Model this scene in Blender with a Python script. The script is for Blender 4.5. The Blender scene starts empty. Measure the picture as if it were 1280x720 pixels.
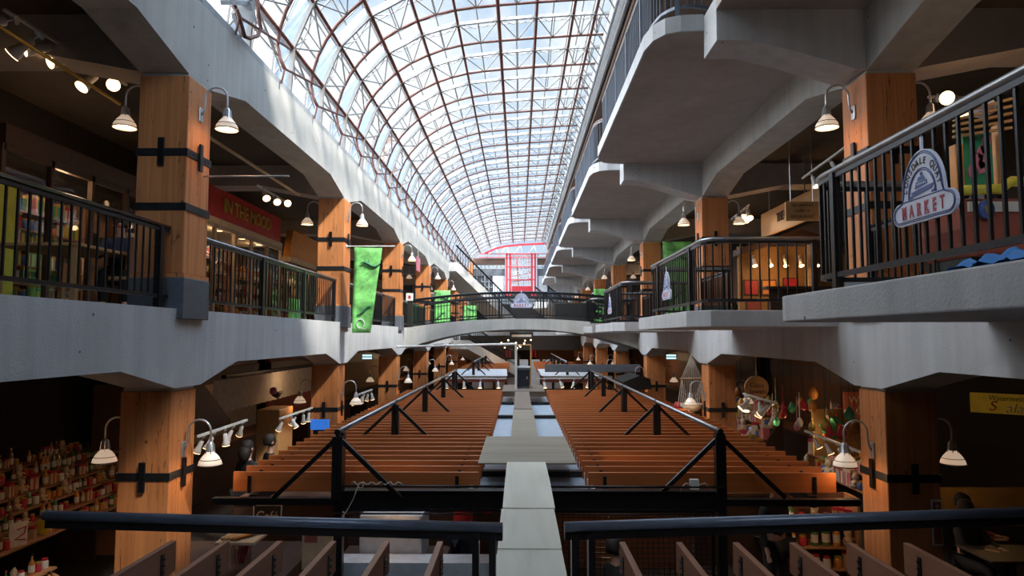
import bpy, math, random
from mathutils import Vector, Matrix
random.seed(7)
SC = bpy.context.scene
COL = SC.collection
PI = math.pi
# ---------------------------------------------------------------- camera geometry (heights h are measured from the eye)
F = 853.0
VPX, VPY = 649.0, 421.0
TH = math.atan((VPY-360)/F)
PS = math.atan((VPX-640)/math.hypot(F, VPY-360))
EYE = 3.5                       # eye height above the ground floor
FW = Vector((-math.sin(PS)*math.cos(TH), math.cos(PS)*math.cos(TH), math.sin(TH)))
RT = Vector((math.cos(PS), math.sin(PS), 0))
UP = RT.cross(FW)
def at(px, py, X=None, Y=None, h=None):
    d = FW + RT*((px-640)/F) + UP*((360-py)/F)
    t = X/d.x if X is not None else (Y/d.y if Y is not None else h/d.z)
    return d*t

# ---------------------------------------------------------------- materials
MATS = {}
def newmat(name):
    m = bpy.data.materials.new(name); m.use_nodes = True
    nt = m.node_tree; b = nt.nodes['Principled BSDF']
    MATS[name] = m
    return m, nt, b
def plain(name, col, rough=.6, metal=0.0, emit=None, es=0.0, var=.12, scale=8, coat=0):
    m, nt, b = newmat(name)
    tc = nt.nodes.new('ShaderNodeTexCoord'); n = nt.nodes.new('ShaderNodeTexNoise')
    n.inputs['Scale'].default_value = scale; n.inputs['Detail'].default_value = 3
    nt.links.new(tc.outputs['Object'], n.inputs['Vector'])
    r = nt.nodes.new('ShaderNodeValToRGB')
    r.color_ramp.elements[0].position = .3; r.color_ramp.elements[1].position = .7
    r.color_ramp.elements[0].color = tuple(c*(1-var) for c in col)+(1,)
    r.color_ramp.elements[1].color = tuple(min(1, c*(1+var)) for c in col)+(1,)
    nt.links.new(n.outputs['Fac'], r.inputs['Fac']); nt.links.new(r.outputs['Color'], b.inputs['Base Color'])
    b.inputs['Roughness'].default_value = rough; b.inputs['Metallic'].default_value = metal
    b.inputs['Coat Weight'].default_value = coat
    if emit:
        b.inputs['Emission Color'].default_value = tuple(emit)+(1,); b.inputs['Emission Strength'].default_value = es
    return m
def concrete(name, c0, c1, streak=.5, holes=True):
    m, nt, b = newmat(name); N = nt.nodes.new; L = nt.links.new
    tc = N('ShaderNodeTexCoord')
    n1 = N('ShaderNodeTexNoise'); n1.inputs['Scale'].default_value = .9; n1.inputs['Detail'].default_value = 8; n1.inputs['Roughness'].default_value = .65
    L(tc.outputs['Object'], n1.inputs['Vector'])
    mp = N('ShaderNodeMapping'); mp.inputs['Scale'].default_value = (3.5, 3.5, .25); L(tc.outputs['Object'], mp.inputs['Vector'])
    n2 = N('ShaderNodeTexNoise'); n2.inputs['Scale'].default_value = 1.6; n2.inputs['Detail'].default_value = 6; L(mp.outputs['Vector'], n2.inputs['Vector'])
    mx = N('ShaderNodeMix'); mx.data_type = 'FLOAT'; mx.inputs[0].default_value = streak
    L(n1.outputs['Fac'], mx.inputs[2]); L(n2.outputs['Fac'], mx.inputs[3])
    r = N('ShaderNodeValToRGB'); r.color_ramp.elements[0].position = .32; r.color_ramp.elements[1].position = .68
    r.color_ramp.elements[0].color = c0+(1,); r.color_ramp.elements[1].color = c1+(1,)
    L(mx.outputs[0], r.inputs['Fac'])
    out = r.outputs['Color']
    n3 = N('ShaderNodeTexNoise'); n3.inputs['Scale'].default_value = 45; n3.inputs['Detail'].default_value = 4; L(tc.outputs['Object'], n3.inputs['Vector'])
    if holes:
        v = N('ShaderNodeTexVoronoi'); v.inputs['Scale'].default_value = 3.2; v.inputs['Randomness'].default_value = 1
        L(tc.outputs['Object'], v.inputs['Vector'])
        c = N('ShaderNodeMath'); c.operation = 'LESS_THAN'; c.inputs[1].default_value = .055; L(v.outputs['Distance'], c.inputs[0])
        m2 = N('ShaderNodeMix'); m2.data_type = 'RGBA'; L(c.outputs[0], m2.inputs[0]); L(out, m2.inputs[6])
        m2.inputs[7].default_value = tuple(x*.3 for x in c0)+(1,); out = m2.outputs[2]
    L(out, b.inputs['Base Color'])
    bp = N('ShaderNodeBump'); bp.inputs['Strength'].default_value = .25; bp.inputs['Distance'].default_value = .02
    L(n3.outputs['Fac'], bp.inputs['Height']); L(bp.outputs['Normal'], b.inputs['Normal'])
    b.inputs['Roughness'].default_value = .8
    return m
def wood(name, c0, c1, axis='Z', rough=.55, gs=9.0, checks=True):
    m, nt, b = newmat(name); N = nt.nodes.new; L = nt.links.new
    tc = N('ShaderNodeTexCoord'); oi = N('ShaderNodeObjectInfo')
    ad = N('ShaderNodeVectorMath'); ad.operation = 'MULTIPLY_ADD'
    cb = N('ShaderNodeCombineXYZ')
    for i in range(3): L(oi.outputs['Random'], cb.inputs[i])
    L(cb.outputs[0], ad.inputs[0]); ad.inputs[1].default_value = (37, 53, 71); L(tc.outputs['Object'], ad.inputs[2])
    sc = {'X': (.25, gs, gs), 'Y': (gs, .25, gs), 'Z': (gs, gs, .25)}[axis]
    mp = N('ShaderNodeMapping'); mp.inputs['Scale'].default_value = sc; L(ad.outputs[0], mp.inputs['Vector'])
    n = N('ShaderNodeTexNoise'); n.inputs['Scale'].default_value = 1.4; n.inputs['Detail'].default_value = 7; n.inputs['Roughness'].default_value = .6; n.inputs['Distortion'].default_value = .6
    L(mp.outputs['Vector'], n.inputs['Vector'])
    nb = N('ShaderNodeTexNoise'); nb.inputs['Scale'].default_value = .8; nb.inputs['Detail'].default_value = 2; L(ad.outputs[0], nb.inputs['Vector'])
    mx = N('ShaderNodeMix'); mx.data_type = 'FLOAT'; mx.inputs[0].default_value = .3
    L(n.outputs['Fac'], mx.inputs[2]); L(nb.outputs['Fac'], mx.inputs[3])
    r = N('ShaderNodeValToRGB'); e = r.color_ramp.elements
    e[0].position = .3; e[1].position = .7; e[0].color = c0+(1,); e[1].color = c1+(1,)
    L(mx.outputs[0], r.inputs['Fac']); out = r.outputs['Color']
    if checks:                                  # drying cracks and knots
        mp2 = N('ShaderNodeMapping'); mp2.inputs['Scale'].default_value = tuple(x*.35 if x > 1 else .2 for x in sc); L(ad.outputs[0], mp2.inputs['Vector'])
        v = N('ShaderNodeTexNoise'); v.inputs['Scale'].default_value = 1.5; v.inputs['Detail'].default_value = 5; L(mp2.outputs['Vector'], v.inputs['Vector'])
        s = N('ShaderNodeMath'); s.operation = 'SUBTRACT'; s.inputs[1].default_value = .5; L(v.outputs['Fac'], s.inputs[0])
        a = N('ShaderNodeMath'); a.operation = 'ABSOLUTE'; L(s.outputs[0], a.inputs[0])
        c = N('ShaderNodeMath'); c.operation = 'LESS_THAN'; c.inputs[1].default_value = .0028; L(a.outputs[0], c.inputs[0])
        k = N('ShaderNodeTexVoronoi'); k.inputs['Scale'].default_value = 3.0; L(ad.outputs[0], k.inputs['Vector'])
        c2 = N('ShaderNodeMath'); c2.operation = 'LESS_THAN'; c2.inputs[1].default_value = .06; L(k.outputs['Distance'], c2.inputs[0])
        mxx = N('ShaderNodeMath'); mxx.operation = 'MAXIMUM'; L(c.outputs[0], mxx.inputs[0]); L(c2.outputs[0], mxx.inputs[1])
        f = N('ShaderNodeMath'); f.operation = 'MULTIPLY'; f.inputs[1].default_value = .75; L(mxx.outputs[0], f.inputs[0])
        m2 = N('ShaderNodeMix'); m2.data_type = 'RGBA'; L(f.outputs[0], m2.inputs[0]); L(out, m2.inputs[6])
        m2.inputs[7].default_value = tuple(x*.18 for x in c0)+(1,); out = m2.outputs[2]
    L(out, b.inputs['Base Color'])
    bp = N('ShaderNodeBump'); bp.inputs['Strength'].default_value = .15; L(n.outputs['Fac'], bp.inputs['Height']); L(bp.outputs['Normal'], b.inputs['Normal'])
    b.inputs['Roughness'].default_value = rough
    return m
def glassmat(name, col, gloss=.08, rough=.02):
    m = bpy.data.materials.new(name); m.use_nodes = True; nt = m.node_tree; nt.nodes.clear()
    o = nt.nodes.new('ShaderNodeOutputMaterial'); t = nt.nodes.new('ShaderNodeBsdfTransparent'); g = nt.nodes.new('ShaderNodeBsdfGlossy')
    t.inputs['Color'].default_value = col+(1,); g.inputs['Roughness'].default_value = rough
    x = nt.nodes.new('ShaderNodeMixShader'); x.inputs[0].default_value = gloss
    nt.links.new(t.outputs[0], x.inputs[1]); nt.links.new(g.outputs[0], x.inputs[2]); nt.links.new(x.outputs[0], o.inputs['Surface'])
    MATS[name] = m; return m

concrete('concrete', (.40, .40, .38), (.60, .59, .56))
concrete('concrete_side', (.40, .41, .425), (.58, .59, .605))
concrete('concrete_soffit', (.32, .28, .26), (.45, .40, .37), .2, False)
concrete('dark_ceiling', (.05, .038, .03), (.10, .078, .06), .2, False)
concrete('paving', (.03, .022, .018), (.05, .04, .032), 0, False)
MATS['paving'].node_tree.nodes['Principled BSDF'].inputs['Specular IOR Level'].default_value = .1
wood('fir', (.40, .125, .035), (.74, .30, .105))
wood('cedar', (.36, .095, .020), (.54, .158, .036), 'X', .5, 8, False)
wood('cedar_y', (.20, .085, .05), (.30, .135, .075), 'Y', .5, 8, False)
plain('cedar_top', (.50, .30, .18), .6)
wood('plywood', (.54, .54, .46), (.74, .73, .65), 'Y', .6, 3, False)
wood('plywood_x', (.17, .145, .11), (.30, .265, .21), 'X', .6, 4, False)
wood('plywood_dark', (.13, .10, .08), (.22, .18, .15), 'X', .6, 3, False)
wood('shelf_wood', (.28, .13, .06), (.42, .21, .10), 'Y', .5, 6, False)
wood('sign_wood', (.42, .22, .08), (.55, .31, .13), 'Y', .5, 6, False)
plain('black_steel', (.012, .012, .014), .35, .3)
plain('rail_steel', (.02, .021, .025), .3, .5)
plain('strap_steel', (.035, .037, .042), .45, .7)
plain('base_grey', (.10, .11, .13), .6)
plain('handrail', (.30, .31, .33), .28, .8)
plain('handrail_dark', (.03, .035, .045), .22, .6)
plain('upper_rail', (.13, .155, .20), .35, .3)
plain('tube_blue', (.13, .155, .21), .35, .4)
plain('bronze_edge', (.30, .20, .15), .4, .4)
plain('aluminium', (.55, .56, .58), .35, .8)
plain('white_metal', (.68, .67, .65), .4)
plain('pale_sheet', (.36, .45, .56), .35)
plain('pale_panel', (.52, .55, .60), .5)
plain('roof_brown', (.15, .06, .045), .5, .2)
plain('roof_silver', (.30, .29, .28), .5, .2)
plain('fin_blue', (.30, .37, .47), .6)
plain('eave_grey', (.36, .38, .40), .6)
plain('dark_brown', (.06, .03, .02), .6)
plain('soffit_brown', (.12, .075, .055), .7)
plain('red_sign', (.42, .015, .015), .5)
plain('red_paint', (.62, .03, .05), .5)
plain('gold', (.55, .38, .08), .4, .5)
plain('cream', (.55, .50, .42), .7)
plain('cream_dark', (.34, .27, .20), .7)
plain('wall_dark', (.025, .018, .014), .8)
plain('wall_brown', (.13, .055, .028), .8)
plain('wall_ochre', (.30, .17, .06), .8)
plain('wall_red', (.28, .07, .045), .8)
plain('green_banner', (.22, .66, .17), .7, 0, None, 0, .55, 3.5)
plain('banner_dark', (.03, .18, .08), .7)
plain('white_paint', (.75, .75, .73), .5)
plain('logo_white', (.72, .76, .90), .5)
plain('logo_blue', (.05, .10, .32), .5)
plain('logo_red', (.45, .04, .07), .5)
plain('black', (.01, .01, .01), .6)
plain('ink', (.05, .025, .015), .7)
plain('yellow', (.62, .52, .05), .5)
plain('yellow_green', (.38, .42, .03), .5)
plain('green', (.04, .26, .12), .5)
plain('blue', (.03, .12, .45), .5)
plain('cloth_blue', (.06, .22, .55), .8)
plain('orange', (.62, .24, .04), .5)
plain('red', (.42, .02, .03), .5)
plain('pink', (.55, .18, .25), .5)
plain('tan', (.50, .36, .22), .6)
plain('white_cer', (.62, .58, .52), .4)
plain('brown_glass', (.22, .08, .03), .15, 0, None, 0, .2)
plain('amber_glass', (.50, .20, .04), .15)
plain('green_glass', (.06, .16, .05), .15)
plain('skin', (.48, .27, .19), .6)
plain('hair', (.02, .014, .01), .7)
plain('coat_black', (.012, .012, .014), .8)
plain('coat_navy', (.02, .03, .06), .8)
plain('coat_red', (.40, .015, .02), .8)
plain('rope', (.62, .58, .50), .8)
plain('brick_dark', (.14, .09, .07), .8, 0, None, 0, .6, 4)
plain('screen_blue', (.02, .10, .40), .4, 0, (.05, .25, .9), .5)
plain('bulb', (1, .8, .5), .4, 0, (1.0, .66, .32), 9)
plain('spot_glow', (1, .75, .5), .4, 0, (1.0, .60, .30), 6)
plain('exit_glow', (.6, .9, .9), .4, 0, (.55, .85, .9), 1.2)
plain('yellow_lit', (.75, .5, .05), .5, 0, (.8, .50, .04), .05)
plain('shade_glass', (.85, .78, .68), .35, 0, (1.0, .72, .50), .42)
plain('window_lit', (.6, .4, .2), .5, 0, (1, .6, .25), .25)
glassmat('glass_roof', (.95, .975, 1.0), .04)
glassmat('glass_shop', (.85, .84, .82), .05)
M = MATS

# ---------------------------------------------------------------- mesh builder
class MB:
    def __init__(s): s.v = []; s.f = []; s.mi = []; s.mats = []; s.cur = 0
    def use(s, m):
        if m not in s.mats: s.mats.append(m)
        s.cur = s.mats.index(m); return s
    def add(s, vs, fs):
        b = len(s.v); s.v += [tuple(v) for v in vs]; s.f += [tuple(b+i for i in f) for f in fs]; s.mi += [s.cur]*len(fs)
        return s
    def box(s, x0, x1, y0, y1, z0, z1):
        x0, x1 = sorted((x0, x1)); y0, y1 = sorted((y0, y1)); z0, z1 = sorted((z0, z1))
        return s.add([(x0,y0,z0),(x1,y0,z0),(x1,y1,z0),(x0,y1,z0),(x0,y0,z1),(x1,y0,z1),(x1,y1,z1),(x0,y1,z1)],
                     [(0,3,2,1),(4,5,6,7),(0,1,5,4),(1,2,6,5),(2,3,7,6),(3,0,4,7)])
    def bar(s, a, b, w, d, up=(0,0,1)):           # rectangular bar from a to b
        a = Vector(a); b = Vector(b); t = (b-a).normalized(); u = Vector(up)
        if abs(t.dot(u)) > .98: u = Vector((0,1,0))
        x = t.cross(u).normalized(); y = x.cross(t)
        vs = [p + x*(i*w/2) + y*(j*d/2) for p in (a, b) for i, j in ((-1,-1),(1,-1),(1,1),(-1,1))]
        return s.add(vs, [(0,1,2,3),(7,6,5,4),(0,4,5,1),(1,5,6,2),(2,6,7,3),(3,7,4,0)])
    def tube(s, pts, r, n=8, closed=False):
        pts = [Vector(p) for p in pts]; N = len(pts)
        rr = r if isinstance(r, (list, tuple)) else [r]*N
        vs = []; prev = None
        for i, p in enumerate(pts):
            a = pts[i-1] if (i > 0 or closed) else p; b = pts[(i+1) % N] if (i < N-1 or closed) else p
            t = (b-a)
            if t.length < 1e-9: t = Vector((0,0,1))
            t.normalize()
            if prev is None:
                u = Vector((0,0,1)) if abs(t.z) < .9 else Vector((0,1,0))
                x = t.cross(u).normalized()
            else:
                x = (prev - t*prev.dot(t))
                x = x.normalized() if x.length > 1e-6 else t.cross(Vector((0,0,1))).normalized()
            prev = x; y = t.cross(x)
            vs += [p + (x*math.cos(2*PI*k/n) + y*math.sin(2*PI*k/n))*rr[i] for k in range(n)]
        fs = []
        for i in range(N if closed else N-1):
            j = (i+1) % N
            for k in range(n): fs.append((i*n+k, i*n+(k+1) % n, j*n+(k+1) % n, j*n+k))
        if not closed: fs += [tuple(range(n))[::-1], tuple((N-1)*n+k for k in range(n))]
        return s.add(vs, fs)
    def lathe(s, prof, c=(0,0,0), n=16, axis='Z', sx=1, sy=1):
        vs = []; c = Vector(c)
        for r, z in prof:
            for k in range(n):
                x, y = r*math.cos(2*PI*k/n)*sx, r*math.sin(2*PI*k/n)*sy
                vs.append(c + (Vector((x, y, z)) if axis == 'Z' else (Vector((x, z, y)) if axis == 'Y' else Vector((z, x, y)))))
        fs = [(i*n+k, i*n+(k+1) % n, (i+1)*n+(k+1) % n, (i+1)*n+k) for i in range(len(prof)-1) for k in range(n)]
        if prof[0][0] > 1e-6: fs.append(tuple(range(n))[::-1])
        if prof[-1][0] > 1e-6: fs.append(tuple((len(prof)-1)*n+k for k in range(n)))
        return s.add(vs, fs)
    def prism(s, poly, a, b, plane='YZ'):         # polygon extruded from a to b; plane names the polygon's axes
        def P(u, v, w):
            return {'YZ': (w, u, v), 'XZ': (u, w, v), 'XY': (u, v, w)}[plane]
        n = len(poly)
        vs = [P(u, v, a) for u, v in poly] + [P(u, v, b) for u, v in poly]
        fs = [tuple(range(n)), tuple(range(2*n-1, n-1, -1))] + [(i, i+n, (i+1) % n+n, (i+1) % n) for i in range(n)]
        return s.add(vs, fs)
    def quad(s, *vs): return s.add(vs, [tuple(range(len(vs)))])
    def build(s, name, mat=None, parent=None, smooth=False, loc=None, bevel=0):
        me = bpy.data.meshes.new(name); me.from_pydata(s.v, [], s.f); me.validate()
        if mat is not None: me.materials.append(M[mat] if isinstance(mat, str) else mat)
        else:
            for m in s.mats: me.materials.append(M[m])
            if len(me.polygons) == len(s.mi): me.polygons.foreach_set('material_index', s.mi)
        import bmesh
        bm = bmesh.new(); bm.from_mesh(me); bmesh.ops.recalc_face_normals(bm, faces=bm.faces); bm.to_mesh(me); bm.free()
        if smooth: me.polygons.foreach_set('use_smooth', [True]*len(me.polygons))
        me.update()
        o = bpy.data.objects.new(name, me); COL.objects.link(o)
        if parent is not None: o.parent = parent
        if loc is not None: o.location = loc
        if bevel:
            md = o.modifiers.new('edge', 'BEVEL'); md.width = bevel; md.segments = 2; md.limit_method = 'ANGLE'
        return o
def tag(o, label=None, cat=None, group=None, kind=None):
    if label: o['label'] = label
    if cat: o['category'] = cat
    if group: o['group'] = group
    if kind: o['kind'] = kind
    return o
def thing(name, label, cat, loc=(0,0,0), rz=0, group=None, kind=None):
    o = bpy.data.objects.new(name, None); COL.objects.link(o); o.empty_display_size = .1
    o.location = loc; o.rotation_euler = (0, 0, rz)
    return tag(o, label, cat, group, kind)
def kids(o): return list(o.children)
def dup(o, loc=None, rz=None, label=None, group=None, parent=None, scale=None):
    c = o.copy(); COL.objects.link(c)
    if parent is not None: c.parent = parent
    for ch in kids(o): dup(ch, parent=c)
    if loc is not None: c.location = loc
    if rz is not None: c.rotation_euler = (0, 0, rz)
    if label: c['label'] = label
    if group: c['group'] = group
    if scale is not None: c.scale = scale if hasattr(scale, '__len__') else (scale,)*3
    return c
def struct(mb, name, mat, label=None, **k):
    o = mb.build(name, mat, **k); o['kind'] = 'structure'
    if label: o['label'] = label
    return o
def text(name, body, size, mat, loc, rz=0, parent=None, ext=.004, sx=1, offset=0.0, rx=PI/2, ry=0, align='CENTER', shear=0, space=1):
    cu = bpy.data.curves.new(name, 'FONT'); cu.body = body; cu.size = size; cu.extrude = ext; cu.offset = offset
    cu.align_x = align; cu.align_y = 'CENTER'; cu.shear = shear; cu.space_character = space
    cu.materials.append(M[mat])
    o = bpy.data.objects.new(name, cu); COL.objects.link(o); o.location = loc; o.rotation_euler = (rx, ry, rz); o.scale = (sx, 1, 1)
    if parent is not None: o.parent = parent
    bpy.context.view_layer.update()
    me = bpy.data.meshes.new_from_object(o.evaluated_get(bpy.context.evaluated_depsgraph_get()))
    bpy.data.objects.remove(o)
    o = bpy.data.objects.new(name, me); COL.objects.link(o); o.location = loc; o.rotation_euler = (rx, ry, rz); o.scale = (sx, 1, 1)
    if parent is not None: o.parent = parent
    return o
LAMPS_W = 1.0
def point(loc, e, col=(1, .62, .33), r=.05, name='lamp_light'):
    l = bpy.data.lights.new(name, 'POINT'); l.energy = e; l.color = col; l.shadow_soft_size = r
    o = bpy.data.objects.new(name, l); COL.objects.link(o); o.location = loc; return o
def spot(loc, to, e, ang=70, col=(1, .66, .38), r=.04, name='spot_light'):
    l = bpy.data.lights.new(name, 'SPOT'); l.energy = e; l.color = col; l.shadow_soft_size = r; l.spot_size = math.radians(ang); l.spot_blend = .5
    o = bpy.data.objects.new(name, l); COL.objects.link(o); o.location = loc
    o.rotation_euler = (Vector(to)-Vector(loc)).to_track_quat('-Z', 'Y').to_euler(); return o

# ================================================================ THE SETTING
XL, XR = -3.98, 4.14            # nave faces of the timber columns
BAY = 7.35
CY = [8.0 + BAY*k for k in range(7)]
CW = .60
GF, F2, F3 = -3.5, .33, 4.14    # floor levels
WL, WR, YB, YF = -8.2, 8.6, -2.5, 56.0
struct(MB().box(WL-.2, WR+.2, YB-.2, YF+4, GF-.2, GF), 'floor', 'paving')
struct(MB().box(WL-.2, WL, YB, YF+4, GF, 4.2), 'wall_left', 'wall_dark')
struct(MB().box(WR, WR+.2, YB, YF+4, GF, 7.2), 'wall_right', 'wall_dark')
struct(MB().box(WL-.2, WR+.2, YB-.2, YB, GF, 4.8).box(WL-.2, -3.0, YB-.2, YB, 4.8, 7.8).box(3.0, WR+.2, YB-.2, YB, 4.8, 7.8).box(-3.0, 3.0, YB-.2, YB, 7.5, 7.8), 'wall_back', 'concrete')
bw = thing('fill_window', 'added window behind the viewer for front fill light', None); bw['kind'] = 'structure'  # unseen window, added to light the fronts of the near columns
MB().box(-3.0, 3.0, YB-.12, YB-.1, 4.8, 7.5).build('glass', 'glass_roof', bw)
m = MB()
for i in range(7): m.box(-3.03+1.0*i, -2.97+1.0*i, YB-.15, YB-.05, 4.8, 7.5)
for i in range(3): m.box(-3.0, 3.0, YB-.15, YB-.05, 4.77+1.35*i, 4.83+1.35*i)
m.build('frame', 'eave_grey', bw)
# upper floors and roofs of the galleries
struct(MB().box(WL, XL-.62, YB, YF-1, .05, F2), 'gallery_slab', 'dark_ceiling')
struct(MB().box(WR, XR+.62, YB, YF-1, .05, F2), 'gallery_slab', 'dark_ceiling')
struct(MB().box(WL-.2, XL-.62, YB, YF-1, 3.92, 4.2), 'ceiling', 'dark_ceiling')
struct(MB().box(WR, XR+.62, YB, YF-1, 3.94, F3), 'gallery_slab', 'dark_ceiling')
struct(MB().box(2.32, WR+.2, YB, YF+4, 6.98, 7.2), 'ceiling', 'soffit_brown')
struct(MB().box(-4.7, 2.5, YB, 8.3, 7.75, 7.95), 'ceiling', 'concrete_soffit')  # unseen solid roof, added to keep the sun off the near end
struct(MB().box(-4.7, -4.5, YB, 8.3, 4.2, 7.75), 'wall_side', 'concrete')

def beam_profile(top, flat, low, y0, y1):
    # lower edge: flat soffit with splayed haunches down to each column head
    pts = [(y0, top), (y0, flat)]
    for y in [CY[0]-BAY]+CY:
        if y+1.75 < y0+.1 or y-1.1 > y1: continue
        if y-1.12 > y0: pts.append((y-1.12, flat))
        if y > y0: pts.append((y-.02, low))
        if y+CW < y1: pts.append((y+CW+.02, low))
        if y+CW+1.12 < y1: pts.append((y+CW+1.12, flat))
    pts += [(y1, pts[-1][1]), (y1, top)]
    return pts
def cross_profile(x0, x1, sgn, top, flat, low):    # beams running back from each column
    return [(x0, top), (x0, low), (x0+sgn*.05, low), (x0+sgn*1.3, flat), (x1, flat), (x1, top)]
Y0, Y1 = YB+.2, CY[-1]+1.0
for (xa, xb, s, nm) in ((XL, XL-.6, -1, 'left'), (XR, XR+.6, 1, 'right')):
    lo = beam_profile(F2, -.35, -.60, Y0, Y1); up = beam_profile(4.2, 3.44, 3.19, Y0, Y1)
    o = 0.03*(-s)
    struct(MB().prism(lo, xa+s*.04, xb, 'YZ'), 'edge_beam', 'concrete_side' if nm == 'left' else 'concrete_side', 'long board-marked concrete edge beam of the %s gallery floor' % nm)
    struct(MB().prism(up, xa+s*.02, xb, 'YZ'), 'edge_beam', 'concrete', 'long haunched concrete beam over the %s upper columns' % nm)
    for k, y in enumerate(CY):
        xe = WL if s < 0 else WR
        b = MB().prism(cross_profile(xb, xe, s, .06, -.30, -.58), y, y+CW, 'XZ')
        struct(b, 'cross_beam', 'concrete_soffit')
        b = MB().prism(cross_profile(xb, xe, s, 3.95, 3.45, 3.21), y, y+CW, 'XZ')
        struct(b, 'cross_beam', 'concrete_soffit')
# column pads between timber and concrete come with the columns
# ================================================================ TIMBER COLUMNS
def make_column(h0, h1, base, s):
    """post standing at local origin: x in [-.3,.3], y in [0,.6]; s=+1 means the nave is at +x"""
    t = thing('timber_column', 'x', 'column')
    m = MB().box(-.3, .3, 0, CW, h0+(.42 if base else 0), h1-.04); m.build('post', 'fir', t, bevel=.012)
    MB().box(-.28, .28, .02, CW-.02, h1-.04, h1+.02).build('bearing_plate', 'concrete', t)
    if base:
        b = MB().box(-.325, .325, -.025, CW+.025, h0+.37, h0+.42); b.build('base_trim', 'fir', t)
        MB().box(-.335, .335, -.035, CW+.035, h0-.12 if base > 1 else h0, h0+.37).build('base_block', 'base_grey', t, bevel=.01)
    zs = [h1-1.02] if not base else [h1-.98, h0+1.22]
    for i, z in enumerate(zs):
        e = .014
        st = MB().box(-.3-e, .3+e, -e, CW+e, z-.045, z+.045).build('strap', 'strap_steel', t)
        if i == 0:
            for (x, y, w) in ((0, -.03, 'y'), (s*.33, .3, 'x')):
                p = MB()
                if w == 'y': p.box(x-.035, x+.035, y-.012, y+.012, z-.17, z+.17)
                else: p.box(x-.012, x+.012, y-.035, y+.035, z-.17, z+.17)
                p.build('splice_plate', 'black_steel', st)
            bo = MB()
            for dx in (-.2, -.12, .12, .2):
                bo.lathe([(.014, -.022), (.014, -.01)], (dx, 0, z), 8, 'Y')
            for dy in (.06, .14, .46, .54): bo.lathe([(.014, -.01), (.014, .02)] , (s*.3, dy, z), 8, 'X')
            bo.build('bolt', 'strap_steel', st)
    return t
ORD = ['nearest', 'second', 'third', 'fourth', 'fifth', 'sixth', 'farthest']
cols = {}
for side, xa, s in (('left', XL, 1), ('right', XR, -1)):
    for lev, (h0, h1, base) in (('upper', (F2, 3.19, 2)), ('lower', (GF, -.60, 0))):
        proto = make_column(h0, h1, base, s)
        for k, y in enumerate(CY):
            lab = '%s-floor orange fir post with black straps, %s along the %s side' % (lev, ORD[k], side)
            c = proto if k == 0 else dup(proto)
            c.location = (xa - s*.3 - (s*.08 if lev == 'lower' else 0), y, 0); c['label'] = lab; c['category'] = 'column'; c['kind'] = 'thing'
            c['group'] = '%s %s timber columns' % (side, lev)

# ================================================================ GOOSENECK LAMPS
def make_lamp():
    """wall plate at origin facing +x; the arm reaches up, over and down"""
    t = thing('gooseneck_lamp', 'x', 'lamp')
    MB().box(0, .02, -.045, .045, -.16, .02).build('wall_plate', 'aluminium', t, bevel=.006)
    arm = [(.02, 0, -.07), (.05, 0, -.02), (.06, 0, .08)]
    for i in range(11):
        a = PI - PI*i/10
        arm.append((.20+.14*math.cos(a), 0, .14+.14*math.sin(a)))
    arm += [(.34, 0, .05), (.34, 0, 0)]
    MB().tube(arm, .013, 8).build('arm', 'aluminium', t, smooth=True)
    so = MB().lathe([(.02, .02), (.035, .0), (.042, -.10), (.048, -.105), (.048, -.12)], (.34, 0, 0), 12).build('socket', 'aluminium', t, smooth=True)
    fin = MB()
    for k in range(6):
        a = 2*PI*k/6; fin.bar((.34+.044*math.cos(a), .044*math.sin(a), -.01), (.34+.06*math.cos(a), .06*math.sin(a), -.13), .008, .008)
    fin.build('cage', 'aluminium', so)
    sh = MB().lathe([(.045, -.10), (.07, -.13), (.10, -.165), (.128, -.215), (.138, -.26), (.135, -.262), (.124, -.216), (.096, -.17), (.065, -.138), (.04, -.11)], (.34, 0, 0), 20).build('lamp_shade', 'shade_glass', t, smooth=True)
    MB().tube([(.34+.14*math.cos(2*PI*k/20), .14*math.sin(2*PI*k/20), -.255) for k in range(20)], .006, 6, True).tube([(.34+.118*math.cos(2*PI*k/20), .118*math.sin(2*PI*k/20), -.19) for k in range(20)], .004, 6, True).build('guard_ring', 'strap_steel', sh)
    MB().lathe([(0, -.24), (.02, -.235), (.033, -.20), (.03, -.16), (.015, -.12)], (.34, 0, 0), 12).build('bulb', 'bulb', t, smooth=True)
    return t
lamp0 = make_lamp(); first = [True]
def put_lamp(loc, rz, lab, group, light=0):
    o = lamp0 if first[0] else dup(lamp0); first[0] = False
    o.location = loc; o.rotation_euler = (0, 0, rz); o['label'] = lab; o['group'] = group
    if light:
        p = Vector(loc) + Matrix.Rotation(rz, 3, 'Z') @ Vector((.34, 0, -.30))
        point(p, light, r=.06)
    return o
for side, xa, s in (('left', XL, 1), ('right', XR, -1)):
    for lev, hp in (('upper', 2.83), ('lower', -1.28)):
        xa = (XL if s > 0 else XR) - (s*.08 if lev == 'lower' else 0)
        for k, y in enumerate(CY):
            e = (3.0 if lev == 'upper' else 3.0) if k < 3 else 0
            rz = 0 if s > 0 else PI
            if not (lev == 'lower' and k > 5):
                put_lamp((xa, y+.30, hp), rz, 'frosted gooseneck lamp on the nave face of the %s %s-floor post, %s side' % (ORD[k], lev, side), '%s nave lamps' % side, e)
            put_lamp((xa - s*CW, y+.30, hp+.03), rz+PI, 'frosted gooseneck lamp on the shop face of the %s %s-floor post, %s side' % (ORD[k], lev, side), '%s shop-side lamps' % side, e)
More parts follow.
